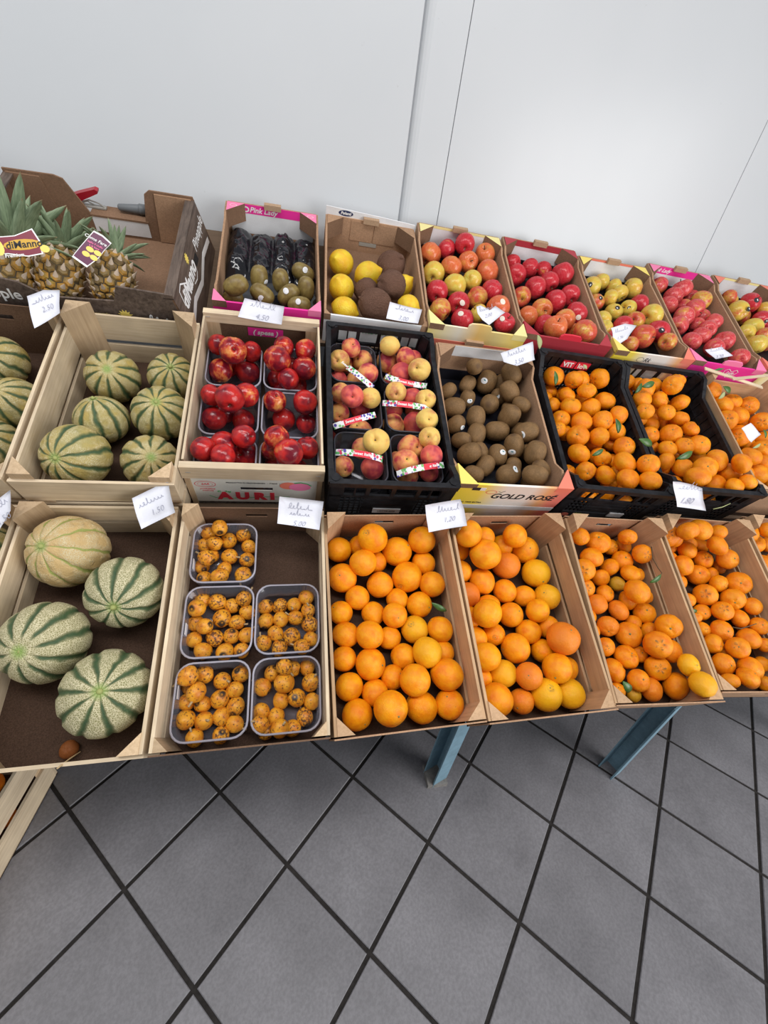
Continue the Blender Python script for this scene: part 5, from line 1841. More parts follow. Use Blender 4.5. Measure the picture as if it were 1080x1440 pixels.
["B7","apple","","p",0,15434,13966,10932,365,46,-25,84,-14],
["B7","apple","","p",0,14771,13595,10724,326,14,29,-3,95],
["B7","apple","","p",0,14963,15961,11690,300,-41,-27,86,-16],
["B7","apple","","p",0,14991,15005,11203,300,87,-25,22,-37],
["B7","apple","","p",0,15476,13070,10585,323,45,-2,68,58],
["B7","apple","","",1,15647,16561,11991,295,14,-27,-56,77],
["B7","apple","","",1,15445,15427,11435,315,65,-7,53,54],
["B8","apple","","m",0,17130,16316,12192,303,63,-7,67,-39],
["B8","apple","","r",0,18144,16193,12137,400,-34,-4,-34,88,-33,-87,37],
["B8","apple","","y",0,17153,15631,11806,400,59,-50,44,46,14,-90,41],
["B8","apple","","r",0,18087,15307,11672,316,38,-23,60,67,-18,-98,-5],
["B8","apple","","y",0,17577,15019,11354,378,71,-53,47,4,-67,-74,-9],
["B8","apple","","y",0,17023,14701,11190,339,55,-34,46,61],
["B8","apple","","y",0,18710,15909,11988,300,-26,85,-29,-37],
["B8","apple","","m",0,17587,14397,11206,306,82,-18,53,10],
["B8","apple","","y",0,17025,14050,10951,367,10,33,91,-22],
["B8","apple","","r",0,18710,15436,11449,300,33,68,-65,-8],
["B8","apple","","",1,18090,14532,10975,312,67,63,37,11],
["B8","apple","","",1,18764,16461,11941,297,53,36,-76,12],
["B8","apple","","",1,17586,16609,12031,309,31,-24,16,91],
["B8","apple","","",1,18606,14852,11165,335,46,29,11,83],
["B8","apple","","",1,17732,15839,11624,296,-47,-56,1,68],
["B2","green_kiwi","","",0,-1552,13803,10894,265,-32,49,-19,79],
["B2","green_kiwi","","",0,-992,14856,11025,263,-38,3,-2,92,79,-52,-32],
["B2","green_kiwi","","",0,-367,14849,11012,257,97,1,-1,-23],
["B2","green_kiwi","","",0,304,15394,11242,270,-1,78,-19,59,23,-88,42],
["B2","green_kiwi","","",0,380,14578,10904,270,32,3,0,95],
["B2","green_kiwi","","",0,-877,14254,10672,269,39,67,53,34,-10,-96,-26],
["B2","green_kiwi","","",0,-129,14326,10737,270,54,-32,26,-74,-28,-83,48],
["B2","green_kiwi","","",0,-1686,14116,10528,220,-44,52,-36,63],
["B2","green_kiwi","","",0,189,13946,10542,254,75,15,64,7,-16,-82,55],
["B3","lemon","","",0,1512,15791,11616,390,69,26,-52,43],
["B3","lemon","","",0,1458,14629,11045,386,-36,-35,-27,82],
["B3","lemon","","",0,2341,15418,11413,389,82,-2,52,-26],
["B3","lemon","","",0,3456,15092,11269,318,4,38,-11,92],
["B3","lemon","","",0,1518,13938,10578,354,23,77,6,59],
["B3","lemon","","",0,3419,13758,10916,298,-14,61,-47,62],
["B3","coconut","","",0,3152,15891,11712,481,-1,30,-34,89],
["B3","coconut","","",0,2976,14509,11318,441,61,-30,-54,49],
["B3","coconut","","",0,2430,13921,10787,500,78,-8,-57,22],
["B3","coconut","","",0,2248,14750,11031,389,58,-59,-55,-3],
["M4","kiwi","","",0,5287,12132,9722,246,49,34,-49,64],
["M4","kiwi","","",0,6496,12069,9621,289,38,-36,11,84],
["M4","kiwi","","",0,5263,12252,9140,237,9,26,23,94],
["M4","kiwi","","",0,5859,12265,9260,300,87,-17,10,-46,-63,-71,32],
["M4","kiwi","","",0,6324,11563,9246,274,93,-20,-32,3],
["M4","kiwi","","",0,4572,11959,8990,230,89,12,35,27],
["M4","kiwi","","",0,5123,11700,8878,235,96,9,1,27,-1,-100,10],
["M4","kiwi","","",0,6219,11906,8949,230,61,25,-40,-64,-61,-75,24],
["M4","kiwi","","",0,5788,11513,8837,296,49,62,19,-58],
["M4","kiwi","","",0,4600,11326,8742,300,-35,37,-46,73],
["M4","kiwi","","",0,6590,11123,9018,238,-3,53,-57,62],
["M4","kiwi","","",0,5240,11040,8580,289,54,-17,29,77],
["M4","kiwi","","",0,6206,10917,8718,300,47,16,-8,86],
["M4","kiwi","","",0,4569,10794,8433,249,85,26,14,44,55,-84,2],
["M4","kiwi","","",0,5794,10628,8365,298,65,18,-69,-27],
["M4","kiwi","","",0,5135,10496,8296,279,90,-25,22,27],
["M4","kiwi","","",0,6492,10243,8549,292,-37,42,-30,77,-76,-65,0],
["M4","kiwi","","",0,4648,10316,8169,237,84,36,40,-4],
["M4","kiwi","","",0,6070,9942,8243,300,64,10,-15,-75,-50,-83,-25],
["M4","kiwi","","",0,4732,9786,8044,295,79,35,17,48],
["M4","kiwi","","",0,5605,9839,8004,259,90,-41,4,12,12,-70,70],
["M4","kiwi","","",0,6520,9544,8257,289,98,-11,3,-18],
["M4","kiwi","","",0,5184,9555,7801,254,90,-18,33,22],
["M4","kiwi","","",0,5160,10033,7991,230,91,-36,-19,11],
["M4","kiwi","","",0,4781,9281,7687,230,64,16,69,-29],
["M4","kiwi","","",0,5720,9179,7758,290,2,74,-1,-67,28,-44,86],
["M4","kiwi","","",0,6201,8731,8014,277,72,21,60,-28],
["M4","kiwi","","",0,6043,9596,7782,230,13,-4,22,97],
["M4","kiwi","","",0,6541,9065,8020,230,78,7,-38,-50],
["M4","kiwi","","",1,6430,9118,7543,245,-42,-60,17,66],
["M4","kiwi","","",1,6368,12381,9221,239,11,90,-34,-24],
["M4","kiwi","","",1,6582,10737,8378,242,61,-76,-12,17],
["M4","kiwi","","",1,6414,11437,8707,233,40,89,-19,3],
["M4","kiwi","","",1,6582,10038,8024,229,9,17,92,34],
["M2","nectarine","A","",0,-1889,12157,9684,271,-14,81,-55,-18],
["M2","nectarine","A","l",0,-1489,11751,9691,350,54,47,-33,62],
["M2","nectarine","A","",0,-1060,12217,9570,270,-22,79,-9,56],
["M2","nectarine","A","l",0,-1855,11924,9085,305,21,72,63,-20],
["M2","nectarine","A","d",0,-1205,12226,9033,334,-38,29,9,88],
["M2","nectarine","A","",1,-1737,12478,9017,279,55,23,-13,-79],
["M2","nectarine","B","l",0,-228,12098,9803,270,-13,-51,-2,85],
["M2","nectarine","B","l",0,-383,11590,9609,347,-14,-58,80,-7],
["M2","nectarine","B","",0,347,12080,9769,301,-7,77,-34,54],
["M2","nectarine","B","l",0,319,11617,9422,331,100,-3,-2,1],
["M2","nectarine","B","d",0,-95,11314,9191,283,-5,80,60,-6],
["M2","nectarine","B","d",0,-17,12409,9194,270,59,23,-77,-1],
["M2","nectarine","B","",1,167,11960,8767,292,60,38,61,35],
["M2","nectarine","B","",1,-422,12221,8870,265,55,42,0,73],
["M2","nectarine","B","",1,-302,11749,8625,261,17,54,73,-39],
["M2","nectarine","C","d",0,-1890,10549,8917,270,-47,44,8,76],
["M2","nectarine","C","d",0,-1439,10209,8999,351,10,6,81,-58],
["M2","nectarine","C","l",0,-1092,10692,8925,302,51,-62,57,18],
["M2","nectarine","C","",0,-1860,10477,8363,300,96,-25,15,3],
["M2","nectarine","C","",0,-1224,10823,8193,295,-24,-63,67,30],
["M2","nectarine","C","",1,-1726,11016,8294,299,12,23,66,71],
["M2","nectarine","D","l",0,-420,10774,8791,290,48,24,-21,82],
["M2","nectarine","D","d",0,336,10727,8829,314,77,-45,-39,-24],
["M2","nectarine","D","",0,-207,10900,8243,306,15,-6,87,46],
["M2","nectarine","D","",0,380,10856,8186,270,-37,78,47,19],
["M2","nectarine","E","d",0,-1890,8947,8289,270,-44,82,26,-24],
["M2","nectarine","E","",0,-1513,9318,8231,310,66,43,50,38],
["M2","nectarine","E","",0,-1060,9228,8498,270,-17,44,-40,79],
["M2","nectarine","E","d",0,-1454,8714,8252,270,-16,-53,83,-10],
["M2","nectarine","E","",0,-1097,9496,7889,307,51,17,-50,68],
["M2","nectarine","E","",1,-1877,9554,7497,253,-42,67,37,50],
["M2","nectarine","E","",1,-1555,9189,7461,269,-36,69,-60,16],
["M2","nectarine","E","",1,-1100,9336,7390,256,59,64,10,-49],
["M2","nectarine","G","l",0,-323,9189,8520,294,83,-19,31,-42],
["M2","nectarine","G","",0,-54,8702,8413,324,66,-31,-32,-61],
["M2","nectarine","G","d",0,367,9357,8216,283,50,-5,5,86],
["M2","nectarine","G","l",0,-460,9438,8086,270,-26,-51,33,75],
["M2","nectarine","G","",1,152,9503,7505,283,78,11,61,-11],
["M2","nectarine","G","",1,-390,9681,7571,261,80,-33,49,-6],
["M2","nectarine","G","",1,157,9025,7629,254,9,79,59,12],
["M3","peach","A","",0,1631,12524,9828,280,44,25,-31,81],
["M3","peach","A","y",0,1287,12253,9516,305,38,12,-61,69],
["M3","peach","A","",0,2020,12680,9456,302,16,-37,-43,81],
["M3","peach","A","",0,2041,11635,9418,280,65,-4,70,30],
["M3","peach","A","r",0,1287,12207,8981,280,68,-15,-25,67],
["M3","peach","A","",0,1844,12214,9009,303,26,40,72,-51],
["M3","peach","A","",1,1538,12805,9257,255,65,10,48,-58],
["M3","peach","B","y",0,2719,12443,10000,280,65,-30,-70,6],
["M3","peach","B","",0,2753,12662,9491,316,29,84,11,44],
["M3","peach","B","",0,3181,12235,9778,290,58,6,-78,-25],
["M3","peach","B","r",0,3508,12615,9631,280,51,81,-6,29],
["M3","peach","B","y",0,3453,11559,9655,319,79,52,-16,-28],
["M3","peach","B","r",0,3015,11851,9425,306,-39,19,84,-32],
["M3","peach","B","",1,3473,12111,8934,282,90,34,-21,-16],
["M3","peach","B","",1,2910,12269,9025,291,78,11,29,-55],
["M3","peach","C","",0,1269,11130,8987,280,18,-21,0,96],
["M3","peach","C","r",0,1520,10666,9089,304,50,34,-49,63],
["M3","peach","C","y",0,2055,10920,8979,280,55,-81,-21,-4],
["M3","peach","C","",0,1275,11108,8430,288,58,60,-42,36],
["M3","peach","C","r",0,1873,11277,8507,280,62,-45,-57,-29],
["M3","peach","C","",0,1807,10490,8172,331,-1,-24,-12,96],
["M3","peach","C","r",0,1251,10472,8097,280,50,37,42,66],
["M3","peach","D","y",0,2746,11016,9159,289,53,40,-53,52],
["M3","peach","D","y",0,3503,10672,9128,280,54,29,-54,58],
["M3","peach","D","",0,2799,11303,8527,286,66,21,-68,-23],
["M3","peach","D","r",0,3243,11103,9019,280,-9,87,-47,-15],
["M3","peach","D","",0,3457,11343,8540,280,13,68,-66,27],
["M3","peach","D","",0,2760,10772,8309,333,73,-19,38,-54],
["M3","peach","D","r",0,3389,10796,8355,354,16,-31,91,-21],
["M3","peach","D","y",0,3471,10129,8788,301,75,44,-28,40],
["M3","peach","E","y",0,2002,9247,8507,333,58,17,-43,67],
["M3","peach","E","",0,1303,9554,7631,282,54,58,-37,48],
["M3","peach","E","r",0,2024,9365,7723,306,-6,1,99,-11],
["M3","peach","E","",0,1779,9732,8076,280,26,-20,92,-22],
["M3","peach","G","",0,3000,9604,8210,337,63,48,-12,60],
["M3","peach","G","y",0,3407,9471,8582,280,-32,-40,-30,80],
["M3","peach","G","",0,2766,9044,8088,337,-24,-16,-33,90],
["M3","peach","G","r",0,3397,9038,8303,281,93,-23,12,26],
["M3","peach","G","",0,2982,9338,7528,288,74,-65,-14,-11],
["M3","peach","G","r",0,3499,9271,7719,280,-27,-15,95,6],
["M3","peach","G","",1,3465,9833,7777,285,-50,-5,63,-59],
["M3","peach","G","",1,2767,9777,7718,258,5,-64,72,-28],
["F2","loquat","A","",0,-1578,8193,6693,182,32,41,-59,61],
["F2","loquat","A","",0,-1870,8341,6439,165,2,96,-23,-15],
["F2","loquat","A","",0,-1101,8386,6328,175,-26,83,49,-3],
["F2","loquat","A","",0,-1427,8267,6247,193,-36,90,24,-1],
["F2","loquat","A","",0,-1698,8085,6321,169,56,53,60,22],
["F2","loquat","A","",0,-1950,8189,6180,165,52,4,-36,-78],
["F2","loquat","A","",0,-962,8151,6157,165,86,-26,-45,-6],
["F2","loquat","A","",0,-1831,7686,6230,181,-3,58,-47,66],
["F2","loquat","A","",0,-1370,7916,6060,185,-45,78,27,-34],
["F2","loquat","A","",0,-988,7841,6014,179,90,33,-7,29],
["F2","loquat","A","",0,-1950,7723,5938,165,-33,-3,-60,73],
["F2","loquat","A","",0,-1873,7455,5818,165,39,-5,-36,85],
["F2","loquat","A","",0,-1529,7344,5978,188,7,86,16,-47],
["F2","loquat","A","",0,-1053,7499,5849,187,5,2,49,87],
["F2","loquat","A","",0,-1472,7654,5903,165,49,-10,53,69],
["F2","loquat","A","",1,-1755,7961,6046,153,-25,90,-34,-14],
["F2","loquat","B","",0,-1920,6714,5670,185,70,42,7,-57],
["F2","loquat","B","",0,-1552,6948,5584,184,60,-33,-73,-1],
["F2","loquat","B","",0,-981,6951,5680,178,-48,-45,75,-11],
["F2","loquat","B","",0,-1431,6634,5417,194,11,17,-56,80],
["F2","loquat","B","",0,-912,6751,5445,167,65,-56,-47,20],
["F2","loquat","B","",0,-1243,6890,5514,165,72,43,51,19],
["F2","loquat","B","",0,-1740,6387,5467,165,81,-5,47,-36],
["F2","loquat","B","d",0,-1535,6272,5217,180,33,-31,73,-51],
["F2","loquat","B","",0,-1214,6293,5218,169,-10,7,2,99],
["F2","loquat","B","",0,-1950,6258,5216,165,-27,93,10,-24],
["F2","loquat","B","",0,-1751,6042,5105,176,29,-45,71,-45],
["F2","loquat","B","",0,-1316,6008,5095,186,54,31,39,-68],
["F2","loquat","B","",0,-910,6306,5216,162,21,79,30,-50],
["F2","loquat","B","",0,-1120,6557,5344,165,65,-22,-72,-9],
["F2","loquat","B","",0,-1865,7017,5579,165,58,-1,-63,52],
["F2","loquat","B","",0,-1950,6575,5354,165,87,-36,15,30],
["F2","loquat","B","",0,-983,6027,5075,165,60,18,-36,69],
["F2","loquat","C","",0,-526,6843,5490,165,-28,35,-11,89],
["F2","loquat","C","d",0,-210,6855,5496,165,68,1,54,49],
["F2","loquat","C","",0,94,6864,5501,165,50,-85,-5,-15],
["F2","loquat","C","",0,364,6994,5596,178,66,-70,-23,-14],
["F2","loquat","C","",0,128,6588,5380,165,45,46,74,19],
["F2","loquat","C","",0,-194,6574,5363,173,-21,10,67,71],
["F2","loquat","C","d",0,445,6442,5314,180,67,17,-45,-57],
["F2","loquat","C","",0,-294,6308,5226,170,-11,-38,44,80],
["F2","loquat","C","d",0,50,6219,5201,191,5,85,52,-3],
["F2","loquat","C","",0,-540,6143,5141,165,22,85,46,9],
["F2","loquat","C","d",0,-206,6018,5081,175,57,-12,29,76],
["F2","loquat","C","",0,265,5944,5192,165,66,38,63,17],
["F2","loquat","C","",0,410,6733,5434,165,26,-23,62,70],
["F2","loquat","C","",0,460,6172,5148,165,-21,93,28,-9],
["F2","loquat","C","",0,-508,6566,5349,165,-39,-42,65,-50],
["F2","loquat","D","",0,-1923,5429,5172,192,75,-21,60,19],
["F2","loquat","D","",0,-1682,5615,4909,178,67,6,72,16],
["F2","loquat","D","",0,-1766,5227,4923,189,35,-22,68,61],
["F2","loquat","D","",0,-1322,5506,4816,171,-2,74,-53,-41],
["F2","loquat","D","",0,-975,5601,4863,170,10,-17,-5,98],
["F2","loquat","D","",0,-1348,5192,4672,184,57,-11,11,-80],
["F2","loquat","D","",0,-1033,5062,4596,174,-23,-35,-57,70],
["F2","loquat","D","",0,-1950,5206,4656,162,-45,-45,72,-27],
["F2","loquat","D","",0,-1931,4886,4571,184,9,5,94,33],
["F2","loquat","D","",0,-1603,4860,4513,177,-22,96,-1,-19],
["F2","loquat","D","",0,-1031,4787,4445,165,69,-55,-40,25],
["F2","loquat","D","",0,-1751,4629,4362,165,14,58,80,1],
["F2","loquat","D","",0,-1279,4629,4362,165,89,1,16,-43],
["F2","loquat","D","",0,-1659,5148,4626,162,9,-26,-23,93],
["F2","loquat","D","",0,-1295,4920,4510,165,-18,18,82,-51],
["F2","loquat","D","",0,-1070,5343,4726,165,11,87,-25,-42],
["F2","loquat","D","",1,-1948,5481,4781,152,57,-33,48,59],
["F2","loquat","E","",0,-531,5344,4748,174,67,31,66,-13],
["F2","loquat","E","",0,62,5632,4884,175,68,47,50,26],
["F2","loquat","E","",0,-95,5319,4866,205,49,-40,77,-6],
["F2","loquat","E","",0,-348,5578,4845,165,45,11,19,87],
["F2","loquat","E","",0,443,5356,4766,182,-17,-66,72,11],
["F2","loquat","E","",0,374,5645,4880,165,72,-69,1,-3],
["F2","loquat","E","",0,160,5108,4645,183,56,3,-24,80],
["F2","loquat","E","",0,-157,5103,4604,165,-11,-28,84,-45],
["F2","loquat","E","",0,-536,4941,4527,169,10,98,5,18],
["F2","loquat","E","",0,460,5042,4573,165,24,80,-55,-5],
["F2","loquat","E","d",0,319,4796,4456,172,62,47,54,-32],
["F2","loquat","E","",0,-163,4549,4553,180,-19,65,74,-3],
["F2","loquat","E","",0,-540,4619,4644,165,-22,75,-60,18],
["F2","loquat","E","",0,-246,4845,4472,165,76,-55,35,4],
["F2","loquat","E","d",0,-427,4629,4362,165,70,29,-64,-9],
["F2","loquat","E","",0,-95,5503,5158,165,61,12,-43,-65],
["F2","loquat","E","",0,77,4629,4362,165,-31,79,29,-44],
["M1","melon","","",0,-4285,11384,8902,613,83,45,-9,32],
["M1","melon","","",0,-2980,11561,8954,580,-45,-11,-37,81],
["M1","melon","","",0,-4298,10231,8277,580,69,6,-2,-72],
["M1","melon","","",0,-3052,10389,8439,652,36,18,-31,86],
["M1","melon","","",0,-4431,8991,7980,664,34,10,-54,76],
["M1","melon","","",0,-3080,9203,7780,604,67,41,-16,59],
["M0","melon","","",0,-6104,10525,8426,580,-4,-10,-32,94],
["M0","melon","","",0,-6730,11631,8990,580,-19,-18,-41,88],
["M0","melon","","",0,-6236,9466,7890,580,93,26,18,-16],
["F1","melon","","t",0,-4425,7611,6527,734,92,33,-18,7],
["F1","melon","","",0,-3235,6805,6110,719,79,55,17,-23],
["F1","melon","","",0,-4425,5989,5695,732,90,43,-1,-4],
["F1","melon","","",0,-3235,5140,5262,747,42,21,-20,86],
["F0","melon","","",0,-6030,7727,6384,580,64,14,-6,-75]]'''
FR = json.loads(FRUIT_DATA)
byplace = {}
for e in FR:
    byplace.setdefault((e[0], e[2], e[1]), []).append(e)


def rows_of(lst):
    """order by rows from the front of the crate, then from the left"""
    def uv(e):
        p = Vector(e[5:8]) / 10000
        return p.x, p.dot(VT)
    q = sorted(lst, key=lambda e: uv(e)[1])
    rows, cur, start = [], [], None
    for e in q:
        v = uv(e)[1]
        if start is None or v - start > 1.15 * e[8] / 10000:
            cur = []
            rows.append(cur)
            start = v
        cur.append(e)
    for r_ in rows:
        r_.sort(key=lambda e: uv(e)[0])
    return rows


def fruit(e, label, group, idx):
    cr, kind, pun, look, fill = e[:5]
    me = MESH[kind][idx % len(MESH[kind])]
    o = obj(kind, me)
    R = e[8] / 10000
    zs = rnd.uniform(0.94, 1.07) if kind in ('orange', 'apple', 'peach', 'nectarine') else 1.0
    q = Quaternion([c / 100 for c in e[9:13]]).normalized()
    o.matrix_world = Matrix.Translation(Vector(e[5:8]) / 10000) @ q.to_matrix().to_4x4() @ Matrix.Scale(R, 4) @ Matrix.Scale(zs, 4, (0, 0, 1))
    if fill and kind == 'apple':
        look = {'B4': 'm', 'B5': 'r', 'B6': 'y', 'B7': 'p', 'B8': 'm'}[cr]
    c = LOOKC.get((kind, look), (0, 0, 0))
    j = rnd.uniform(-.08, .12)
    if kind == 'loquat':
        c = (c[0] if c[0] else rnd.uniform(0, .6), 0, 0)
    if kind == 'melon':
        c = (0.15 + j, 0.45, 0.0) if cr != 'F1' else ((0.95, 0.45, 0.95) if look == 't' else (0.35 + j, 1.0, 0.0))
    if kind in ('orange', 'tangerine'):
        o.color = (max(0, c[0] + rnd.uniform(-.02, .12)), max(0, c[1] + rnd.uniform(0, .18)), c[2], 1)
    else:
        o.color = (max(0, min(1.2, c[0] + j)), c[1], c[2], 1)
    tag(o, label, KINDW.get(kind, kind).split()[-1], group)
    if kind in STEM and not (fill and kind in ('apple', 'peach', 'nectarine')) and not (kind == 'loquat' and idx % 2):
        obj(STEM[kind].name.split('.')[0], STEM[kind], o)
    if len(e) > 13:
        d = (q.inverted() @ Vector([c_ / 100 for c_ in e[13:16]])).normalized()
        asp = {'kiwi': 1.22, 'green_kiwi': 1.36, 'apple': 0.97}[kind]
        rad = 1 / math.sqrt(d.x ** 2 + d.y ** 2 + (d.z / asp) ** 2)
        k2 = 'apple_dark' if kind == 'apple' and cr in ('B6', 'B8') else kind
        M = Matrix.Translation(d * (rad * 1.02 - 1.0)) @ d.to_track_quat('Z', 'Y').to_matrix().to_4x4()
        s = obj('sticker', STK[k2], o)
        s.matrix_local = M
    return o


def place_fruit():
    for (cr, pun, kind), lst in byplace.items():
        kw = KINDW.get(kind, kind)
        if pun:
            what = {'M2': 'nectarine', 'M3': 'peach', 'F2': 'loquat'}[cr]
            place = '%s %s punnet' % (PUNP[cr][pun], what)
        else:
            place = PLACE[cr]
        grp = '%s in the %s' % ({'peach': 'peaches'}.get(kind, kw + 's'), place)
        seen = [e for e in lst if not e[4]]
        rws = rows_of(seen)
        n = 0
        for ri, r_ in enumerate(rws):
            for ci, e in enumerate(r_):
                lw = LOOKW.get((kind, e[3]), kw)
                label = '%s, %s from left, %s row from front, %s' % (lw, ORD[ci], ORD[ri], place)
                fruit(e, label, grp, n)
                n += 1
        for e in lst:
            if e[4]:
                pass
        for ri, r_ in enumerate(rows_of([e for e in lst if e[4]])):
            for ci, e in enumerate(r_):
                fruit(e, 'buried %s, %s from left, %s deep row from front, %s' % (kw, ORD[ci], ORD[ri], place), 'buried ' + grp, n)
                n += 1


place_fruit()


# ------------------------------------------------------------------ punnets
def rrect(w_, l_, r, z, n=5):
    pts = []
    for cx, cy, a0 in ((w_ / 2 - r, l_ / 2 - r, 0), (-w_ / 2 + r, l_ / 2 - r, 90), (-w_ / 2 + r, -l_ / 2 + r, 180), (w_ / 2 - r, -l_ / 2 + r, 270)):
        for k in range(n + 1):
            a = math.radians(a0 + 90 * k / n)
            pts.append((cx + r * math.cos(a), cy + r * math.sin(a), z))
    return pts


def loft(loops, close_first=True):
    mb = MB()
    n = len(loops[0])
    vs_ = [p for l in loops for p in l]
    fs = []
    for i in range(len(loops) - 1):
        for k in range(n):
            fs.append((i * n + k, i * n + (k + 1) % n, (i + 1) * n + (k + 1) % n, (i + 1) * n + k))
    if close_first:
        fs.append(tuple(range(n - 1, -1, -1)))
    return mb.add(vs_, fs)


def punnet(cr, key, u0, u1, v0, v1, z0, z1, yaw, mat, rimmat, label, group):
    W_, L_, H_ = u1 - u0, v1 - v0, z1 - z0
    root = thing('punnet', label, 'punnet', frame((u0 + u1) / 2, (v0 + v1) / 2, z0, yaw), group)
    t = 0.0007
    ins = 0.005
    loops = [rrect(W_ - 2 * ins, L_ - 2 * ins, 0.024, 0.0005), rrect(W_ - 0.003, L_ - 0.003, 0.028, H_ - 0.004), rrect(W_ - 0.003 - 2 * t, L_ - 0.003 - 2 * t, 0.028, H_ - 0.004), rrect(W_ - 2 * ins - 2 * t, L_ - 2 * ins - 2 * t, 0.024, 0.0005 + t)]
    mb = loft(loops)
    n = len(loops[0])
    mb.f.append(tuple(range(3 * n, 4 * n)))
    mb.m.append(0)
    part('shell', mb, mat, root, None, None, True)
    rim = [rrect(W_ - 0.004, L_ - 0.004, 0.027, H_ - 0.0045), rrect(W_ + 0.001, L_ + 0.001, 0.029, H_ - 0.0035), rrect(W_ + 0.001, L_ + 0.001, 0.029, H_ - 0.0010), rrect(W_ - 0.0035, L_ - 0.0035, 0.027, H_), rrect(W_ - 0.0065, L_ - 0.0065, 0.026, H_ - 0.001), rrect(W_ - 0.004, L_ - 0.004, 0.027, H_ - 0.0045)]
    part('rim', loft(rim, False), rimmat, root, None, None, True)
    return root


PUNROOT = {}
for cr, cols, rws, z0, z1, yaw, mat, rimm, what in (
        ('M2', [(-.216, -.079), (-.073, .065)], [(1.397, 1.550), (1.243, 1.388), (1.128, 1.235)], .2055, .297, 0, CLEAR, CLEARRIM, 'nectarines'),
        ('F2', [(-.2115, -.0745), (-.0705, .0625)], [(.903, 1.044), (.748, .895), (.601, .741)], .1585, .226, 0, CLEAR, CLEARRIM, 'loquats'),
        ('M3', [(.102, .233), (.244, .375)], [(1.437, 1.583), (1.276, 1.427), (1.116, 1.266)], .2135, .302, -1, SMOKE, SMOKERIM, 'peaches')):
    nm = [['A', 'B'], ['C', 'D'], ['E', 'G']] if cr != 'F2' else [['A', None], ['B', 'C'], ['D', 'E']]
    for ri in range(3):
        for ci in range(2):
            k = nm[ri][ci]
            if k:
                PUNROOT[cr, k] = punnet(cr, k, *cols[ci], *rws[ri], z0, z1, yaw, mat, rimm, '%s %s punnet of %s in its crate' % (PUNP[cr][k], 'smoky plastic' if cr == 'M3' else 'clear plastic', what), 'punnets of ' + what)
# small white labels on loquat punnets
for k, y_ in (('A', -0.02), ('B', -0.01), ('D', 0.02)):
    r = PUNROOT['F2', k]
    part('price_sticker', MB().box(-0.0660, -0.0652, y_ - 0.012, y_ + 0.012, 0.022, 0.052), WHITE, r)


def band(key, a, mid, b, wa, wm, wb, width=0.0150, red=(0.32, 0.68)):
    """printed paper handle arched over a peach punnet, through three points"""
    root = PUNROOT['M3', key]
    inv_ = root.matrix_world.inverted()
    A, Mi, B = onw(*a, wa), onw(*mid, wm), onw(*b, wb)
    C1 = Mi * 2 - (A + B) * 0.5
    N = 22
    cen = [A * (1 - s) ** 2 + C1 * 2 * s * (1 - s) + B * s * s for s in [i / N for i in range(N + 1)]]
    along = (B - A).normalized()
    face = (NT * 0.85 - VT * 0.52)
    face = (face - along * face.dot(along)).normalized()
    side = face.cross(along)

    def strip(s0, s1, lift, name, mat, par, width_):
        mb = MB()
        i0, i1 = int(s0 * N), int(s1 * N)
        vs_ = []
        for off in (lift, lift + 0.0005):
            for i in range(i0, i1 + 1):
                for sg in (1, -1):
                    vs_.append(cen[i] + side * sg * width_ / 2 + face * off)
        m_ = (i1 - i0 + 1) * 2
        fs = []
        for i in range(i1 - i0):
            q = 2 * i
            fs.append((m_ + q + 1, m_ + q + 3, m_ + q + 2, m_ + q))
            fs.append((q, q + 2, q + 3, q + 1))
            fs.append((q, m_ + q, m_ + q + 2, q + 2))
            fs.append((q + 1, q + 3, m_ + q + 3, m_ + q + 1))
        mb.add(vs_, fs)
        return part(name, mb, mat, par, inv_ if par is root else None)

    bd = strip(0, 1, 0, 'paper_band', FLORAL, root, width)
    bd['label'] = 'floral printed paper band'
    strip(red[0], red[1], 0.0006, 'red_label', REDP, bd, width * 0.98)
    sm = (red[0] + red[1]) / 2
    i = int(round(sm * N))
    Mx = Matrix((along, side, face)).transposed().to_4x4()
    lettering('Sweet Italia', 0.0098, WINK, bd, Matrix.Translation(cen[i] + face * 0.0016) @ Mx, shear=0.15, bold=0.0002)


band('A', (489, 516), (508, 531), (524, 545), .318, .326, .318, red=(0.0, 0.0))
band('B', (542, 529), (571, 538), (600, 543), .325, .335, .322, red=(0.32, 0.70))
band('C', (469, 600), (497, 591), (528, 583), .318, .334, .322, red=(0.30, 0.70))
band('D', (538, 567), (571, 569), (605, 575), .328, .345, .325)
band('E', (472, 636), (506, 638), (538, 646), .325, .343, .322, red=(0.38, 0.74))
band('G', (558, 667), (590, 658), (624, 654), .322, .343, .325, red=(0.60, 0.88))


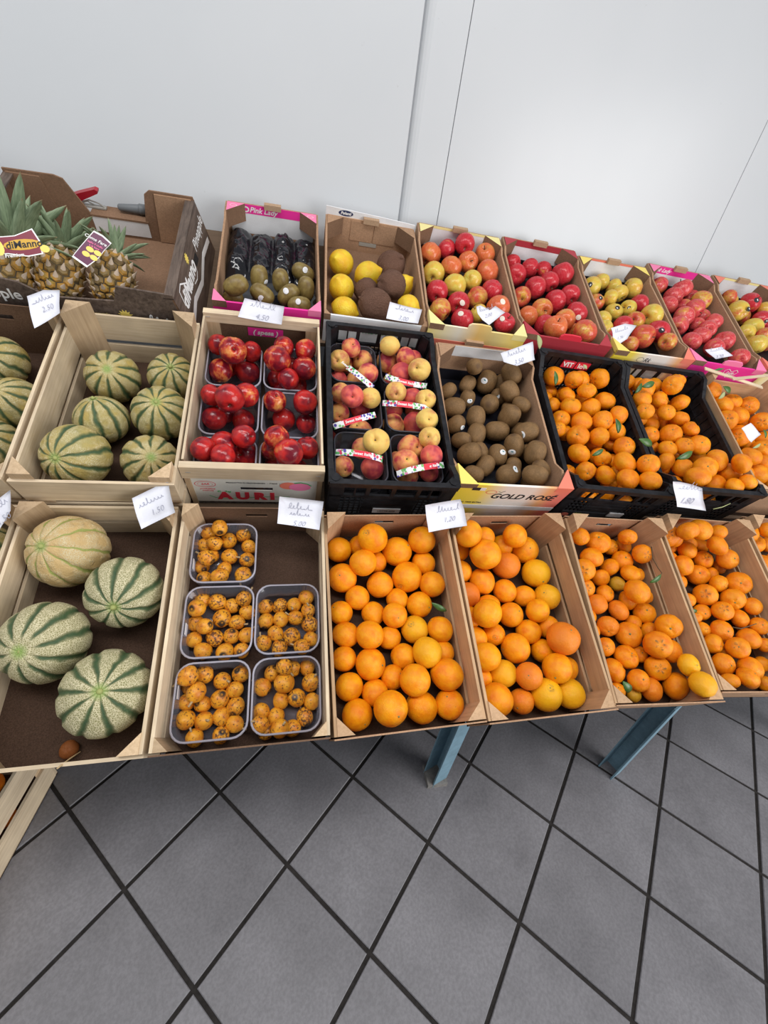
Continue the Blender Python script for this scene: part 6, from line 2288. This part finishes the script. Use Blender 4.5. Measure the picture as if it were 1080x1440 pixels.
# ------------------------------------------------------------------ hand-written price cards
def card(label, pts, plane, seed, number, tilt=0.62, curl=0.004, words=1):
    """pts: outline as seen; plane: ('w', value) or ('v', value) passes through the card's middle"""
    cx, cy = sum(p[0] for p in pts) / len(pts), sum(p[1] for p in pts) / len(pts)
    d = ray(cx, cy)
    if plane[0] == 'w':
        c = onw(cx, cy, plane[1])
    else:
        c = CAM + d * ((plane[1] - VT.dot(CAM)) / VT.dot(d))
    n = (NT * tilt - VT * (1 - tilt)).normalized()
    def hit(p):
        dd = ray(*p)
        return CAM + dd * ((c - CAM).dot(n) / dd.dot(n))
    X = (hit(pts[1]) - hit(pts[0])).normalized()
    Y = n.cross(X)
    M = Matrix.Translation(c) @ Matrix((X, Y, n)).transposed().to_4x4()
    loc = [M.inverted() @ hit(p) for p in pts]
    p2 = [(q.x, q.y) for q in loc]
    xs = [q[0] for q in p2]
    w_ = max(xs) - min(xs)
    root = thing('price_card', label, 'card', M, 'hand-written price cards')
    # sheet: subdivided outline fan with a slight curl
    ring = []
    m = len(p2)
    for i in range(m):
        a, b = p2[i], p2[(i + 1) % m]
        for k in range(5):
            ring.append((a[0] + (b[0] - a[0]) * k / 5, a[1] + (b[1] - a[1]) * k / 5))
    def zc(x, y):
        return curl * ((x / (w_ / 2)) ** 2 - 0.4) + curl * 0.5 * math.sin(y * 90 + seed)
    vs_, fs = [], []
    n_ = len(ring)
    lv = (1.0, 0.66, 0.33)
    for off in (0, -0.0005):
        for s in lv:
            vs_ += [(x * s, y * s, zc(x * s, y * s) + off) for x, y in ring]
        vs_.append((0, 0, zc(0, 0) + off))
    blk = 3 * n_ + 1
    area2 = sum(p2[i][0] * p2[(i + 1) % m][1] - p2[(i + 1) % m][0] * p2[i][1] for i in range(m))
    for si in range(2):
        o_ = si * blk
        for l in range(2):
            for k in range(n_):
                q = (o_ + l * n_ + k, o_ + l * n_ + (k + 1) % n_, o_ + (l + 1) * n_ + (k + 1) % n_, o_ + (l + 1) * n_ + k)
                fs.append(q if (area2 > 0) == (si == 0) else q[::-1])
        for k in range(n_):
            q = (o_ + 2 * n_ + k, o_ + 2 * n_ + (k + 1) % n_, o_ + 3 * n_)
            fs.append(q if (area2 > 0) == (si == 0) else q[::-1])
    for k in range(n_):
        fs.append((k, blk + k, blk + (k + 1) % n_, (k + 1) % n_))
    sheet = part('paper_sheet', MB().add(vs_, fs), PAPER, root, None, None, True)
    if number is None:
        return root
    h = w_ * 0.13
    marks = []
    for i in range(words):
        pp = [(x, y + w_ * (0.08 - 0.15 * i)) for x, y in cursive(seed + i * 3, w_ * (0.56 - 0.1 * i), h, 7)]
        marks.append(pp)
    mbs = []
    for pp in marks:
        rb = ribbon(pp, 0.0010)
        rb.v = [(x, y, zc(x, y) + 0.0007) for x, y, z in rb.v]
        mbs.append(rb)
    part('handwriting', merge(*mbs), PEN, sheet)
    yy = -w_ * (0.13 + 0.13 * (words - 1))
    lettering(number, w_ * 0.17, PEN, sheet, Matrix.Translation((0.0, yy, zc(0, yy) + 0.0015)), shear=0.35, bold=-0.0003, name='handwriting')
    return root


card('white price card on the back rail of the nectarine crate', [(344, 419), (400, 431), (396, 457), (335, 446)], ('w', .378), 3, '4,50', 0.55)
card('tilted white price card on the front of the middle-row melon crate', [(185, 701), (236, 676), (246, 721), (199, 744)], ('w', .326), 8, '1,50', 0.56)
card('white price card below the peach picture of the nectarine crate', [(393, 698), (455, 705), (449, 745), (390, 736)], ('w', .322), 12, '5,00', 0.58, words=2)
card('white price card between the two orange crates', [(597, 710), (647, 702), (653, 716), (656, 739), (602, 748)], ('w', .326), 17, '1,20', 0.58)
card('wavy white price card hanging from the right black crate', [(946, 677), (957, 678), (975, 682), (989, 687), (988, 703), (992, 718), (953, 713), (950, 700)], ('v', 1.052), 22, '1,80', 0.45)
card('curled white price card at the back right of the brown kiwi tray', [(703, 497), (748, 481), (752, 506), (728, 514), (708, 509)], ('w', .385), 25, '3,50', 0.62)
card('white price card before the pineapples at far left', [(37, 416), (60, 407), (84, 408), (84, 440), (49, 462)], ('w', .405), 28, '2,50', 0.58)
card('white price card at the front right of the lemon box', [(548, 425), (593, 436), (588, 455), (543, 448)], ('w', .392), 31, '3,00', 0.6)
card('torn heart-shaped white price card standing in the yellow-edged apple tray', [(670, 431), (676, 429), (685, 433), (690, 436), (697, 430), (709, 440), (688, 457), (678, 450), (672, 441)], ('w', .372), 35, '2,00', 0.55)
card('crumpled white price card in the golden apple tray', [(857, 462), (879, 455), (891, 459), (884, 476), (868, 487), (861, 474)], ('w', .378), 38, '1,90', 0.55, curl=0.010)
card('folded white price card lying in the pink apple tray', [(991, 492), (1017, 487), (1028, 501), (1006, 505)], ('w', .366), 41, '2,20', 0.6, curl=0.007)
card('small blank white card among the tangerines right of the black crates', [(1041, 603), (1055, 595), (1070, 611), (1057, 622)], ('w', .342), 44, None, 0.8)
card('white price card cut off by the left edge', [(-24, 716), (14, 689), (15, 718), (-14, 768)], ('w', .320), 47, '1,50', 0.58)


# ------------------------------------------------------------------ pineapples
def m_pine():
    m = NM('pineapple_eye', 0.6, 0.35)
    v = m.coord('Object', (1, 1, 1), True)
    a = m.noise(v, 26, 3)
    c = m.ramp(a, [(0.30, (0.11, 0.065, 0.028)), (0.45, (0.22, 0.15, 0.055)), (0.58, (0.42, 0.21, 0.03)), (0.72, (0.17, 0.17, 0.05))])
    m.col(c)
    m.bump(m.noise(v, 180, 3), 0.3, 0.002)
    return m.mat


M_PINE = m_pine()
M_PTIP = flat('pineapple_bract_tip', (0.46, 0.36, 0.27), 0.7)
M_PGAP = flat('pineapple_gap', (0.075, 0.055, 0.03), 0.8)


def m_crown():
    m = NM('pineapple_leaf', 0.45, 0.4)
    v = m.coord('Object', (60, 6, 6), True)
    a = m.noise(v, 1.0, 3)
    z = m.sep(m.coord('Object'))[1]
    c = m.ramp(a, [(0.3, (0.15, 0.21, 0.12)), (0.7, (0.29, 0.37, 0.23))])
    c = m.mix(m.mapr(z, 0.25, 0.0), c, (0.40, 0.44, 0.26))
    c = m.mix(m.mapr(z, 0.93, 1.0), c, (0.32, 0.22, 0.12))
    m.col(c)
    return m.mat


M_CROWN = m_crown()


def leaf_blade(curl, width):
    mb = MB()
    n = 8
    vs_ = []
    for side in (0.0, -0.012):
        for i in range(n + 1):
            t = i / n
            w_ = width * (1 - t) ** 0.75 * (0.72 + 0.6 * t)
            y, z = t, curl * t * t
            vs_ += [(-w_, y, z + 0.30 * w_ + side), (0, y, z + side), (w_, y, z + 0.30 * w_ + side)]
    m_ = 3 * (n + 1)
    fs = []
    for i in range(n):
        for k in range(2):
            a = 3 * i + k
            fs.append((a, a + 1, a + 4, a + 3))
            fs.append((m_ + a + 3, m_ + a + 4, m_ + a + 1, m_ + a))
        fs.append((3 * i, 3 * i + 3, m_ + 3 * i + 3, m_ + 3 * i))
        fs.append((3 * i + 2, m_ + 3 * i + 2, m_ + 3 * i + 5, 3 * i + 5))
    mb.add(vs_, fs)
    return mb.mesh('leaf', M_CROWN, True)


BLADES = [leaf_blade(c, w_) for c, w_ in ((-0.10, 0.135), (-0.28, 0.15), (-0.45, 0.16), (0.05, 0.125))]


def pine_body(r, hl):
    vs_, fs, mi = [], [], []
    def pos(t, p, k=1.0):
        s = math.sin(t) ** 0.72 if t > 0 else 0
        return Vector((r * k * s * math.cos(p), r * k * s * math.sin(p), hl * (1 + (k - 1) * 0.6) * math.cos(t)))
    mb = MB()
    nt_, np_ = 14, 22
    base_ = surf('x', lambda t, p: pos(t, p, 0.93), M_PGAP, nt_, np_)
    mb.add([v.co[:] for v in base_.vertices], [tuple(f.vertices) for f in base_.polygons], 0)
    rows_, cols_ = 8, 11
    for i in range(rows_):
        t = 0.30 + (math.pi - 0.55) * (i + 0.5) / rows_
        nc = max(6, int(round(cols_ * math.sin(t) ** 0.6)))
        for j in range(nc):
            p = 2 * math.pi * (j + 0.5 * (i % 2)) / nc
            dt = (math.pi - 0.55) / rows_ * 0.62
            dp = math.pi / nc * 1.02
            hexo = [(dt * math.cos(a), dp * math.sin(a)) for a in [k * math.pi / 3 for k in range(6)]]
            b = [pos(t + a, p + c_, 0.94) for a, c_ in hexo]
            m1 = [pos(t + a * 0.72, p + c_ * 0.72, 1.02) for a, c_ in hexo]
            m2 = [pos(t + a * 0.36 - dt * 0.15, p + c_ * 0.42, 1.04) for a, c_ in hexo]
            tip = pos(t - dt * 0.95, p, 1.19)
            idx = len(mb.v)
            V = b + m1 + m2 + [tip]
            F = []
            mis = []
            for k in range(6):
                q = (k + 1) % 6
                F.append((k, q, 6 + q, 6 + k)); mis.append(1)
                F.append((6 + k, 6 + q, 12 + q, 12 + k)); mis.append(1)
                F.append((12 + k, 12 + q, 18)); mis.append(2)
            st = len(mb.m)
            mb.add(V, F)
            mb.m[st:] = mis
    return mb


def pineapple(label, cpx, w_, r, hl, axis, crown, nleaf, seed):
    rr = random.Random(seed)
    c = onw(*cpx, w_)
    z = Vector(axis).normalized()
    z = (UX * z.x + VT * z.y + NT * z.z)
    q = z.to_track_quat('Z', 'X')
    root = thing('pineapple', label, 'pineapple', Matrix.Translation(c) @ q.to_matrix().to_4x4(), 'pineapples in their box')
    part('fruit_body', pine_body(r, hl), [M_PGAP, M_PINE, M_PTIP], root, None, None, False)
    for i in range(nleaf):
        ring = i / nleaf
        lay = 0.12 + 0.85 * (1 - ring)
        az = i * 2.39996 + rr.uniform(-.2, .2)
        tilt = math.radians(8 + 62 * lay + rr.uniform(-6, 6))
        ln = crown * (0.62 + 0.38 * (1 - abs(lay - 0.45))) * rr.uniform(0.85, 1.1)
        Rm = Matrix.Rotation(az, 4, 'Z') @ Matrix.Translation((0, r * 0.16 * (0.3 + lay), hl * 0.93)) @ Matrix.Rotation(math.pi / 2 - tilt, 4, 'X')
        tip = root.matrix_world @ (Rm @ Vector((0, ln, 0)))
        low_ = root.matrix_world @ (Rm @ Vector((0, ln, -0.45 * ln)))
        if min(tip.dot(NT), low_.dot(NT)) < 0.30 or low_.dot(VT) > 1.99 or tip.dot(VT) > 1.985 or tip.x < -0.735:
            continue
        o = obj('leaf', BLADES[rr.randrange(4) if lay < 0.5 else rr.choice((1, 2, 0))], root)
        o.matrix_local = Rm @ Matrix.Scale(ln, 4)
    return root


def pine_tag(root, pts, w_, spec):
    c0 = onw(sum(p[0] for p in pts) / len(pts), sum(p[1] for p in pts) / len(pts), w_)
    n = (CAM - c0).normalized() * 0.6 + Vector((0, -0.4, 0.7)) * 0.4
    n.normalize()
    def hit(p):
        dd = ray(*p)
        return CAM + dd * ((c0 - CAM).dot(n) / dd.dot(n))
    X = (hit(pts[1]) - hit(pts[0])).normalized()
    M = root.matrix_world.inverted() @ Matrix.Translation(c0) @ Matrix((X, n.cross(X), n)).transposed().to_4x4()
    Mi = M.inverted() @ root.matrix_world.inverted()
    p2 = [((Mi @ hit(p)).x, (Mi @ hit(p)).y) for p in pts]
    cxx, cyy = sum(p[0] for p in p2) / len(p2), sum(p[1] for p in p2) / len(p2)
    t = part('paper_tag', MB().xy(p2, -0.0008, 0), WINK, root, M, 'glossy printed paper tag')
    part('tag_print', MB().xy([((x - cxx) * 0.93 + cxx, (y - cyy) * 0.90 + cyy) for x, y in p2], 0.0001, 0.0004), spec[0], t)
    for s_, size, col, x, y, sh in spec[1]:
        lettering(s_, size, col, t, Matrix.Translation((x, y, 0.0012)), shear=sh, bold=size * 0.015)
    for x, y, rx, ry, col in spec[2]:
        part('printed_patch', MB().xy([(x + a, y + b) for a, b in ellipse_pts(0, 0, rx, ry, 14)[:-1]], 0.0004, 0.0008), col, t)
    return t


WINE = flat('wine_red_print', (0.20, 0.015, 0.04), 0.35)
PLUM = flat('plum_print', (0.13, 0.03, 0.08), 0.35)
GOLD = flat('gold_print', (0.62, 0.36, 0.03), 0.35)
p1 = pineapple('leftmost pineapple with the tallest crown, cut off by the edge', (13, 388), .356, .050, .072, (0.06, 0.93, 0.34), 0.165, 44, 1)
p2_ = pineapple('middle pineapple of the three with a plum paper tag', (85, 387), .350, .050, .072, (0.02, 0.94, 0.32), 0.105, 30, 2)
p3 = pineapple('rightmost pineapple beside the empty part of its box', (159, 394), .348, .049, .070, (0.05, 0.94, 0.32), 0.085, 24, 3)
pine_tag(p1, [(-6, 333), (20, 331), (45, 321), (56, 338), (61, 357), (40, 361), (10, 357), (-6, 358)], .445, (WINE, [('diManno', 0.020, INK, 0.008, 0.0, 0.2), ('Premium', 0.010, WINK, -0.018, -0.020, 0.2)], [(0.006, 0.0, 0.036, 0.011, GOLD), (-0.042, 0.0, 0.012, 0.018, YEL), (0.044, -0.012, 0.009, 0.008, YEL)]))
pine_tag(p2_, [(132, 324), (145, 331), (157, 342), (147, 352), (139, 363), (122, 376), (101, 361), (112, 347)], .435, (PLUM, [('Come Fare', 0.010, WINK, -0.002, 0.020, 0.2), ('taglia il ciuffo', 0.006, PINKL, 0.0, 0.010, 0.1), ('e la base', 0.006, PINKL, 0.0, 0.003, 0.1)], [(-0.006, -0.006, 0.008, 0.006, YEL), (0.010, -0.006, 0.008, 0.006, YEL), (-0.010, -0.020, 0.008, 0.006, YEL), (0.006, -0.020, 0.008, 0.006, YEL)]))


# ------------------------------------------------------------------ black film packs in the green kiwi tray
def film_liner():
    M, W, L, H, fl = base('B2')
    t = 0.007
    n, m_ = 56, 84
    vs_, fs = [], []
    for j in range(m_ + 1):
        for i in range(n + 1):
            x = (-W / 2 + t) + (W - 2 * t) * i / n
            y = (-L / 2 + t) + (L - 2 * t - 0.004) * j / m_
            s = i / n
            hump = abs(math.sin(s * math.pi * 4)) ** 0.6
            back = max(0.0, min(1.0, (j / m_ - 0.46) / 0.10))
            back = back * back * (3 - 2 * back)
            edge = min(1.0, (1 - j / m_) / 0.10) ** 0.5
            k = noise.noise(Vector((x * 42, y * 42, 3))) + 0.6 * abs(noise.noise(Vector((x * 90, y * 80, 9))))
            tall = (0.034, 0.022, 0.036, 0.024)[min(3, int(s * 4))]
            z = fl - 0.0032 + back * edge * (0.006 + tall * hump + 0.016 * k * hump) + (1 - back) * 0.0012 * k
            vs_.append((x, y, max(0.003, z)))
    for j in range(m_):
        for i in range(n):
            a = j * (n + 1) + i
            fs.append((a, a + 1, a + n + 2, a + n + 1))
    me = MB().add(vs_, fs).mesh('film_liner', NM('glossy_black_film', 0.09, 0.6).col((0.010, 0.010, 0.014)).mat, True)
    for o in bpy.data.objects:
        if o.name.startswith('fruit_tray') and 'green kiwis' in o.get('label', ''):
            q = obj('film_liner', me, o)
            q['label'] = 'crumpled glossy black film'


film_liner()


# ------------------------------------------------------------------ loose leaves, twigs, splints
def blade(name, label, cat, px, ww, ln, ang, wid=0.30, mat=LEAF, lift=0.10, group=None, tiltv=0.0):
    c = onw(*px, ww)
    n = 7
    vs_ = []
    for off in (0, -0.0007):
        for i in range(n + 1):
            t = i / n
            w_ = ln * wid * math.sin(math.pi * (0.04 + 0.94 * t)) ** 0.8 * 0.5
            y = (t - 0.5) * ln
            z = lift * ln * (1 - 4 * (t - 0.5) ** 2)
            vs_ += [(-w_, y, z + 0.25 * w_ + off), (0, y, z + off), (w_, y, z + 0.25 * w_ + off)]
    m_ = 3 * (n + 1)
    fs = []
    for i in range(n):
        for k in range(2):
            a = 3 * i + k
            fs += [(a, a + 1, a + 4, a + 3), (m_ + a + 3, m_ + a + 4, m_ + a + 1, m_ + a)]
        fs += [(3 * i, 3 * i + 3, m_ + 3 * i + 3, m_ + 3 * i), (3 * i + 2, m_ + 3 * i + 2, m_ + 3 * i + 5, 3 * i + 5)]
    fs += [(0, m_, m_ + 1, 1), (1, m_ + 1, m_ + 2, 2)]
    o = obj(name, MB().add(vs_, fs).mesh(name, mat, True))
    d = (NT * 0.75 - VT * 0.6).normalized()
    X = UX
    Y = d.cross(X)
    o.matrix_world = Matrix.Translation(c + d * 0.002) @ Matrix((X, Y, d)).transposed().to_4x4() @ Matrix.Rotation(math.radians(ang), 4, 'Z')
    tag(o, label, cat, group)
    return o


GL = 'citrus leaves among the tangerines'
blade('citrus_leaf', 'upright green leaf on a tangerine at the back left of the left black crate', 'leaf', (780, 532), .368, .040, 10, .34, group=GL)
blade('citrus_leaf', 'dark leaf at the right side of the left black crate', 'leaf', (867, 599), .362, .042, 20, .40, group=GL)
blade('citrus_leaf', 'green leaf near the front of the left black crate', 'leaf', (840, 636), .362, .036, -60, .36, group=GL)
blade('citrus_leaf', 'tiny pale leaf at the back of the left black crate', 'leaf', (822, 516), .362, .018, 50, .5, DRYLEAF, group=GL)
blade('citrus_leaf', 'broad dark leaf at the back of the right black crate', 'leaf', (911, 541), .368, .044, -70, .45, group=GL)
blade('citrus_leaf', 'folded dark leaf at the back left of the right black crate', 'leaf', (897, 546), .362, .036, -30, .4, group=GL)
blade('citrus_leaf', 'dark leaf on the left side of the right black crate', 'leaf', (907, 622), .362, .048, 70, .42, group=GL)
blade('citrus_leaf', 'long green leaf at the centre front of the right black crate', 'leaf', (962, 640), .366, .052, -65, .38, group=GL)
blade('citrus_leaf', 'green leaf among the left crate oranges by its right side', 'leaf', (617, 853), .252, .042, 60, .3, group=GL)
blade('citrus_leaf', 'pale leaf hanging at the back left corner of the left black crate', 'leaf', (757, 481), .376, .040, 15, .4, DRYLEAF, group=GL)
blade('citrus_leaf', 'green leaf tuft at the back of the crate right of the black ones', 'leaf', (1021, 548), .350, .036, 60, .5, group=GL)
blade('citrus_leaf', 'pale curled leaf beside the green tuft at far right', 'leaf', (1014, 556), .350, .030, -40, .45, DRYLEAF, group=GL)
blade('citrus_leaf', 'green leaf on the twig of the front tangerine crate', 'leaf', (921, 813), .286, .036, -55, .38, group=GL)
blade('citrus_leaf', 'dark leaf at the front left of the twig-topped tangerine crate', 'leaf', (880, 965), .262, .036, 40, .5, group=GL)
blade('citrus_leaf', 'dark leaf at the back left of the crate under the black ones', 'leaf', (973, 858), .264, .030, 80, .35, group=GL)
blade('citrus_leaf', 'narrow green leaf at far right near the blank card', 'leaf', (1074, 610), .345, .030, 30, .3, group=GL)
blade('citrus_leaf', 'grey green leaf in front of the blank card', 'leaf', (1063, 627), .345, .030, -60, .3, DRYLEAF, group=GL)


def stick(name, label, cat, pts, r, mat, group=None):
    P3 = [onw(x, y, ww) for x, y, ww in pts]
    c = sum(P3, Vector()) / len(P3)
    o = obj(name, tube([p - c for p in P3], [r * (1 - 0.4 * i / (len(P3) - 1)) for i in range(len(P3))]).mesh(name, mat, True))
    o.matrix_world = Matrix.Translation(c)
    tag(o, label, cat, group)
    return o


stick('twig', 'thin brown twig lying along the side slat of a front tangerine crate', 'twig', [(916, 769, .284), (918, 785, .284), (925, 798, .281), (931, 806, .281), (927, 812, .281)], 0.0017, STEMM)
stick('straw', 'pale dry straw leaning over the front edge of the melon crate', 'straw', [(80, 1081, .272), (98, 1067, .25), (113, 1057, .235)], 0.0014, DRYST)
stick('twig', 'bent dark twig on the tangerines under the right black crate', 'twig', [(1030, 882, .275), (1042, 884, .278), (1055, 880, .280), (1064, 877, .278)], 0.0015, STEMM)
stick('twig', 'leafy pale twig hanging at the front of the right black crate', 'twig', [(1003, 716, .30), (1016, 713, .31), (1027, 708, .315)], 0.0016, DRYLEAF)


def splint(label, a, b, ww, wid):
    A, B = onw(*a, ww), onw(*b, ww)
    X = (B - A)
    ln = X.length
    X.normalize()
    Z = (NT - X * NT.dot(X)).normalized()
    Y = Z.cross(X)
    o = obj('wood_splint', MB().box(-ln / 2, ln / 2, -wid / 2, wid / 2, -0.0015, 0.0015).mesh('wood_splint', WX))
    o.matrix_world = Matrix.Translation((A + B) / 2) @ Matrix((X, Y, Z)).transposed().to_4x4()
    tag(o, label, 'splint', 'wood splints on the far right crate')


splint('long pale wood splint crossing the back of the far right tangerine crate', (991, 518), (1072, 545), .372, .013)
splint('shorter pale wood splint lying across the long one at far right', (1030, 533), (1090, 527), .377, .010)

# shrivelled tangerine left in the front melon crate
sm_ = MESH['tangerine'][2].copy()
sm_.materials.clear()
sm_.materials.append(board('shrivelled_peel', (0.20, 0.065, 0.018), 0.5, 60, 0.6))
o = obj('tangerine', sm_)
pz = onw(97, 1054, .158 + .0135)
o.matrix_world = Matrix.Translation(pz) @ RX @ Matrix.Scale(0.016, 4)
tag(o, 'shrivelled tangerine left in the front of the melon crate', 'tangerine')


# ------------------------------------------------------------------ red stapler and grey tube on the pineapple box ledge
def red_stapler():
    w_ = SH['B'] + 0.063 + 0.0015
    c = onw(118, 289, w_)
    X = (onw(140, 292, w_) - onw(100, 286, w_)).normalized()
    Y = NT.cross(X)
    root = thing('stapler', 'red stapling plier lying on the back ledge of the pineapple box', 'stapler', Matrix.Translation(c) @ Matrix((X, Y, NT)).transposed().to_4x4())
    red = flat('red_enamel', (0.36, 0.012, 0.025), 0.35, 0.5)
    sy = 0.011
    part('head', MB().xz([(-0.030, 0.0), (-0.004, 0.0), (0.0, 0.010), (-0.010, 0.024), (-0.030, 0.020), (-0.036, 0.010)], -sy, sy), red, root)
    part('handle', MB().xz([(-0.028, 0.018), (-0.008, 0.012), (0.052, 0.043), (0.054, 0.050), (0.046, 0.053), (0.0, 0.036), (-0.024, 0.026)], -sy * 0.8, sy * 0.8), red, root)
    part('spring_arm', tube([(-0.004, 0, 0.010), (0.020, 0, 0.018), (0.044, 0, 0.012), (0.056, 0, 0.003)], [0.002] * 4), STEEL, root)
    part('spring_arm', tube([(-0.004, 0.004, 0.006), (0.012, 0.004, 0.012), (0.030, 0.004, 0.003)], [0.002] * 3), STEEL, root)
    part('magazine', MB().box(-0.036, 0.060, -0.007, 0.007, 0.0, 0.004), STEEL, root)


red_stapler()


def grey_tube():
    w_ = SH['B'] + 0.063 + 0.0135
    A, B = onw(166, 291, w_), onw(206, 296, w_)
    X = (B - A).normalized()
    ln = (B - A).length
    Y = NT.cross(X)
    root = thing('grey_nozzle', 'grey plastic tapered tube on the back ledge of the pineapple box', 'tube', Matrix.Translation((A + B) / 2) @ Matrix((X, Y, NT)).transposed().to_4x4())
    gm = flat('grey_plastic', (0.15, 0.16, 0.17), 0.45)
    part('barrel', tube([(-ln / 2, 0, 0), (-ln / 2 + 0.004, 0, 0), (ln * 0.25, 0, 0.001), (ln / 2, 0, 0.001)], [0.006, 0.009, 0.0125, 0.0130], 14), gm, root, None, None, True)
    part('collar', tube([(ln * 0.25, 0, 0.001), (ln * 0.28, 0, 0.001), (ln / 2, 0, 0.001)], [0.0132, 0.0145, 0.0140], 14), gm, root, None, None, True)


grey_tube()


# ------------------------------------------------------------------ crate standing on the floor at the left
def floor_crate():
    M = Matrix.Translation((-0.765, 0.42, 0.0)) @ Matrix.Rotation(math.radians(-7), 4, 'Z')
    root = thing('fruit_crate', 'pale slatted crate on the floor below the melon crates', 'crate', M, 'wooden fruit crates')
    W, L, H, t = 0.30, 0.48, 0.17, 0.007
    part('base_board', MB().box(-W / 2, W / 2, -L / 2, L / 2, 0.001, 0.006), HARD, root)
    for sx in (-1, 1):
        xa, xb = sorted((sx * W / 2, sx * (W / 2 - t)))
        part('slat', MB().box(xa, xb, -L / 2 + t, L / 2 - t, 0.004, 0.072), WY, root)
        part('slat', MB().box(xa, xb, -L / 2 + t, L / 2 - t, 0.095, H), WY, root)
    for sy in (-1, 1):
        ya, yb = sorted((sy * L / 2, sy * (L / 2 - t)))
        part('slat', MB().box(-W / 2, W / 2, ya, yb, 0.006, 0.072), WX, root)
        part('slat', MB().box(-W / 2, W / 2, ya, yb, 0.095, H), WX, root)
        for sx in (-1, 1):
            post('corner_post', root, sx, sy, W, L, H, 0.035, WZ, t, 0.006)
    k = 0
    for ix in range(2, 4):
        for iy in range(7):
            x, y = -0.105 + ix * 0.066, -0.19 + iy * 0.064
            if abs(x) + abs(y) > 0.275:
                continue
            o = obj('tangerine', MESH['tangerine'][k % 4])
            o.color = (0, 0.5, 0, 1)
            o.matrix_world = M @ Matrix.Translation((x, y, 0.0335)) @ Matrix.Rotation(k * 1.3, 4, 'Z') @ Matrix.Scale(0.031, 4)
            tag(o, 'shaded tangerine in the floor crate, %s from front, %s from left' % (ORD[iy], ORD[ix]), 'tangerine', 'tangerines in the floor crate')
            k += 1


floor_crate()
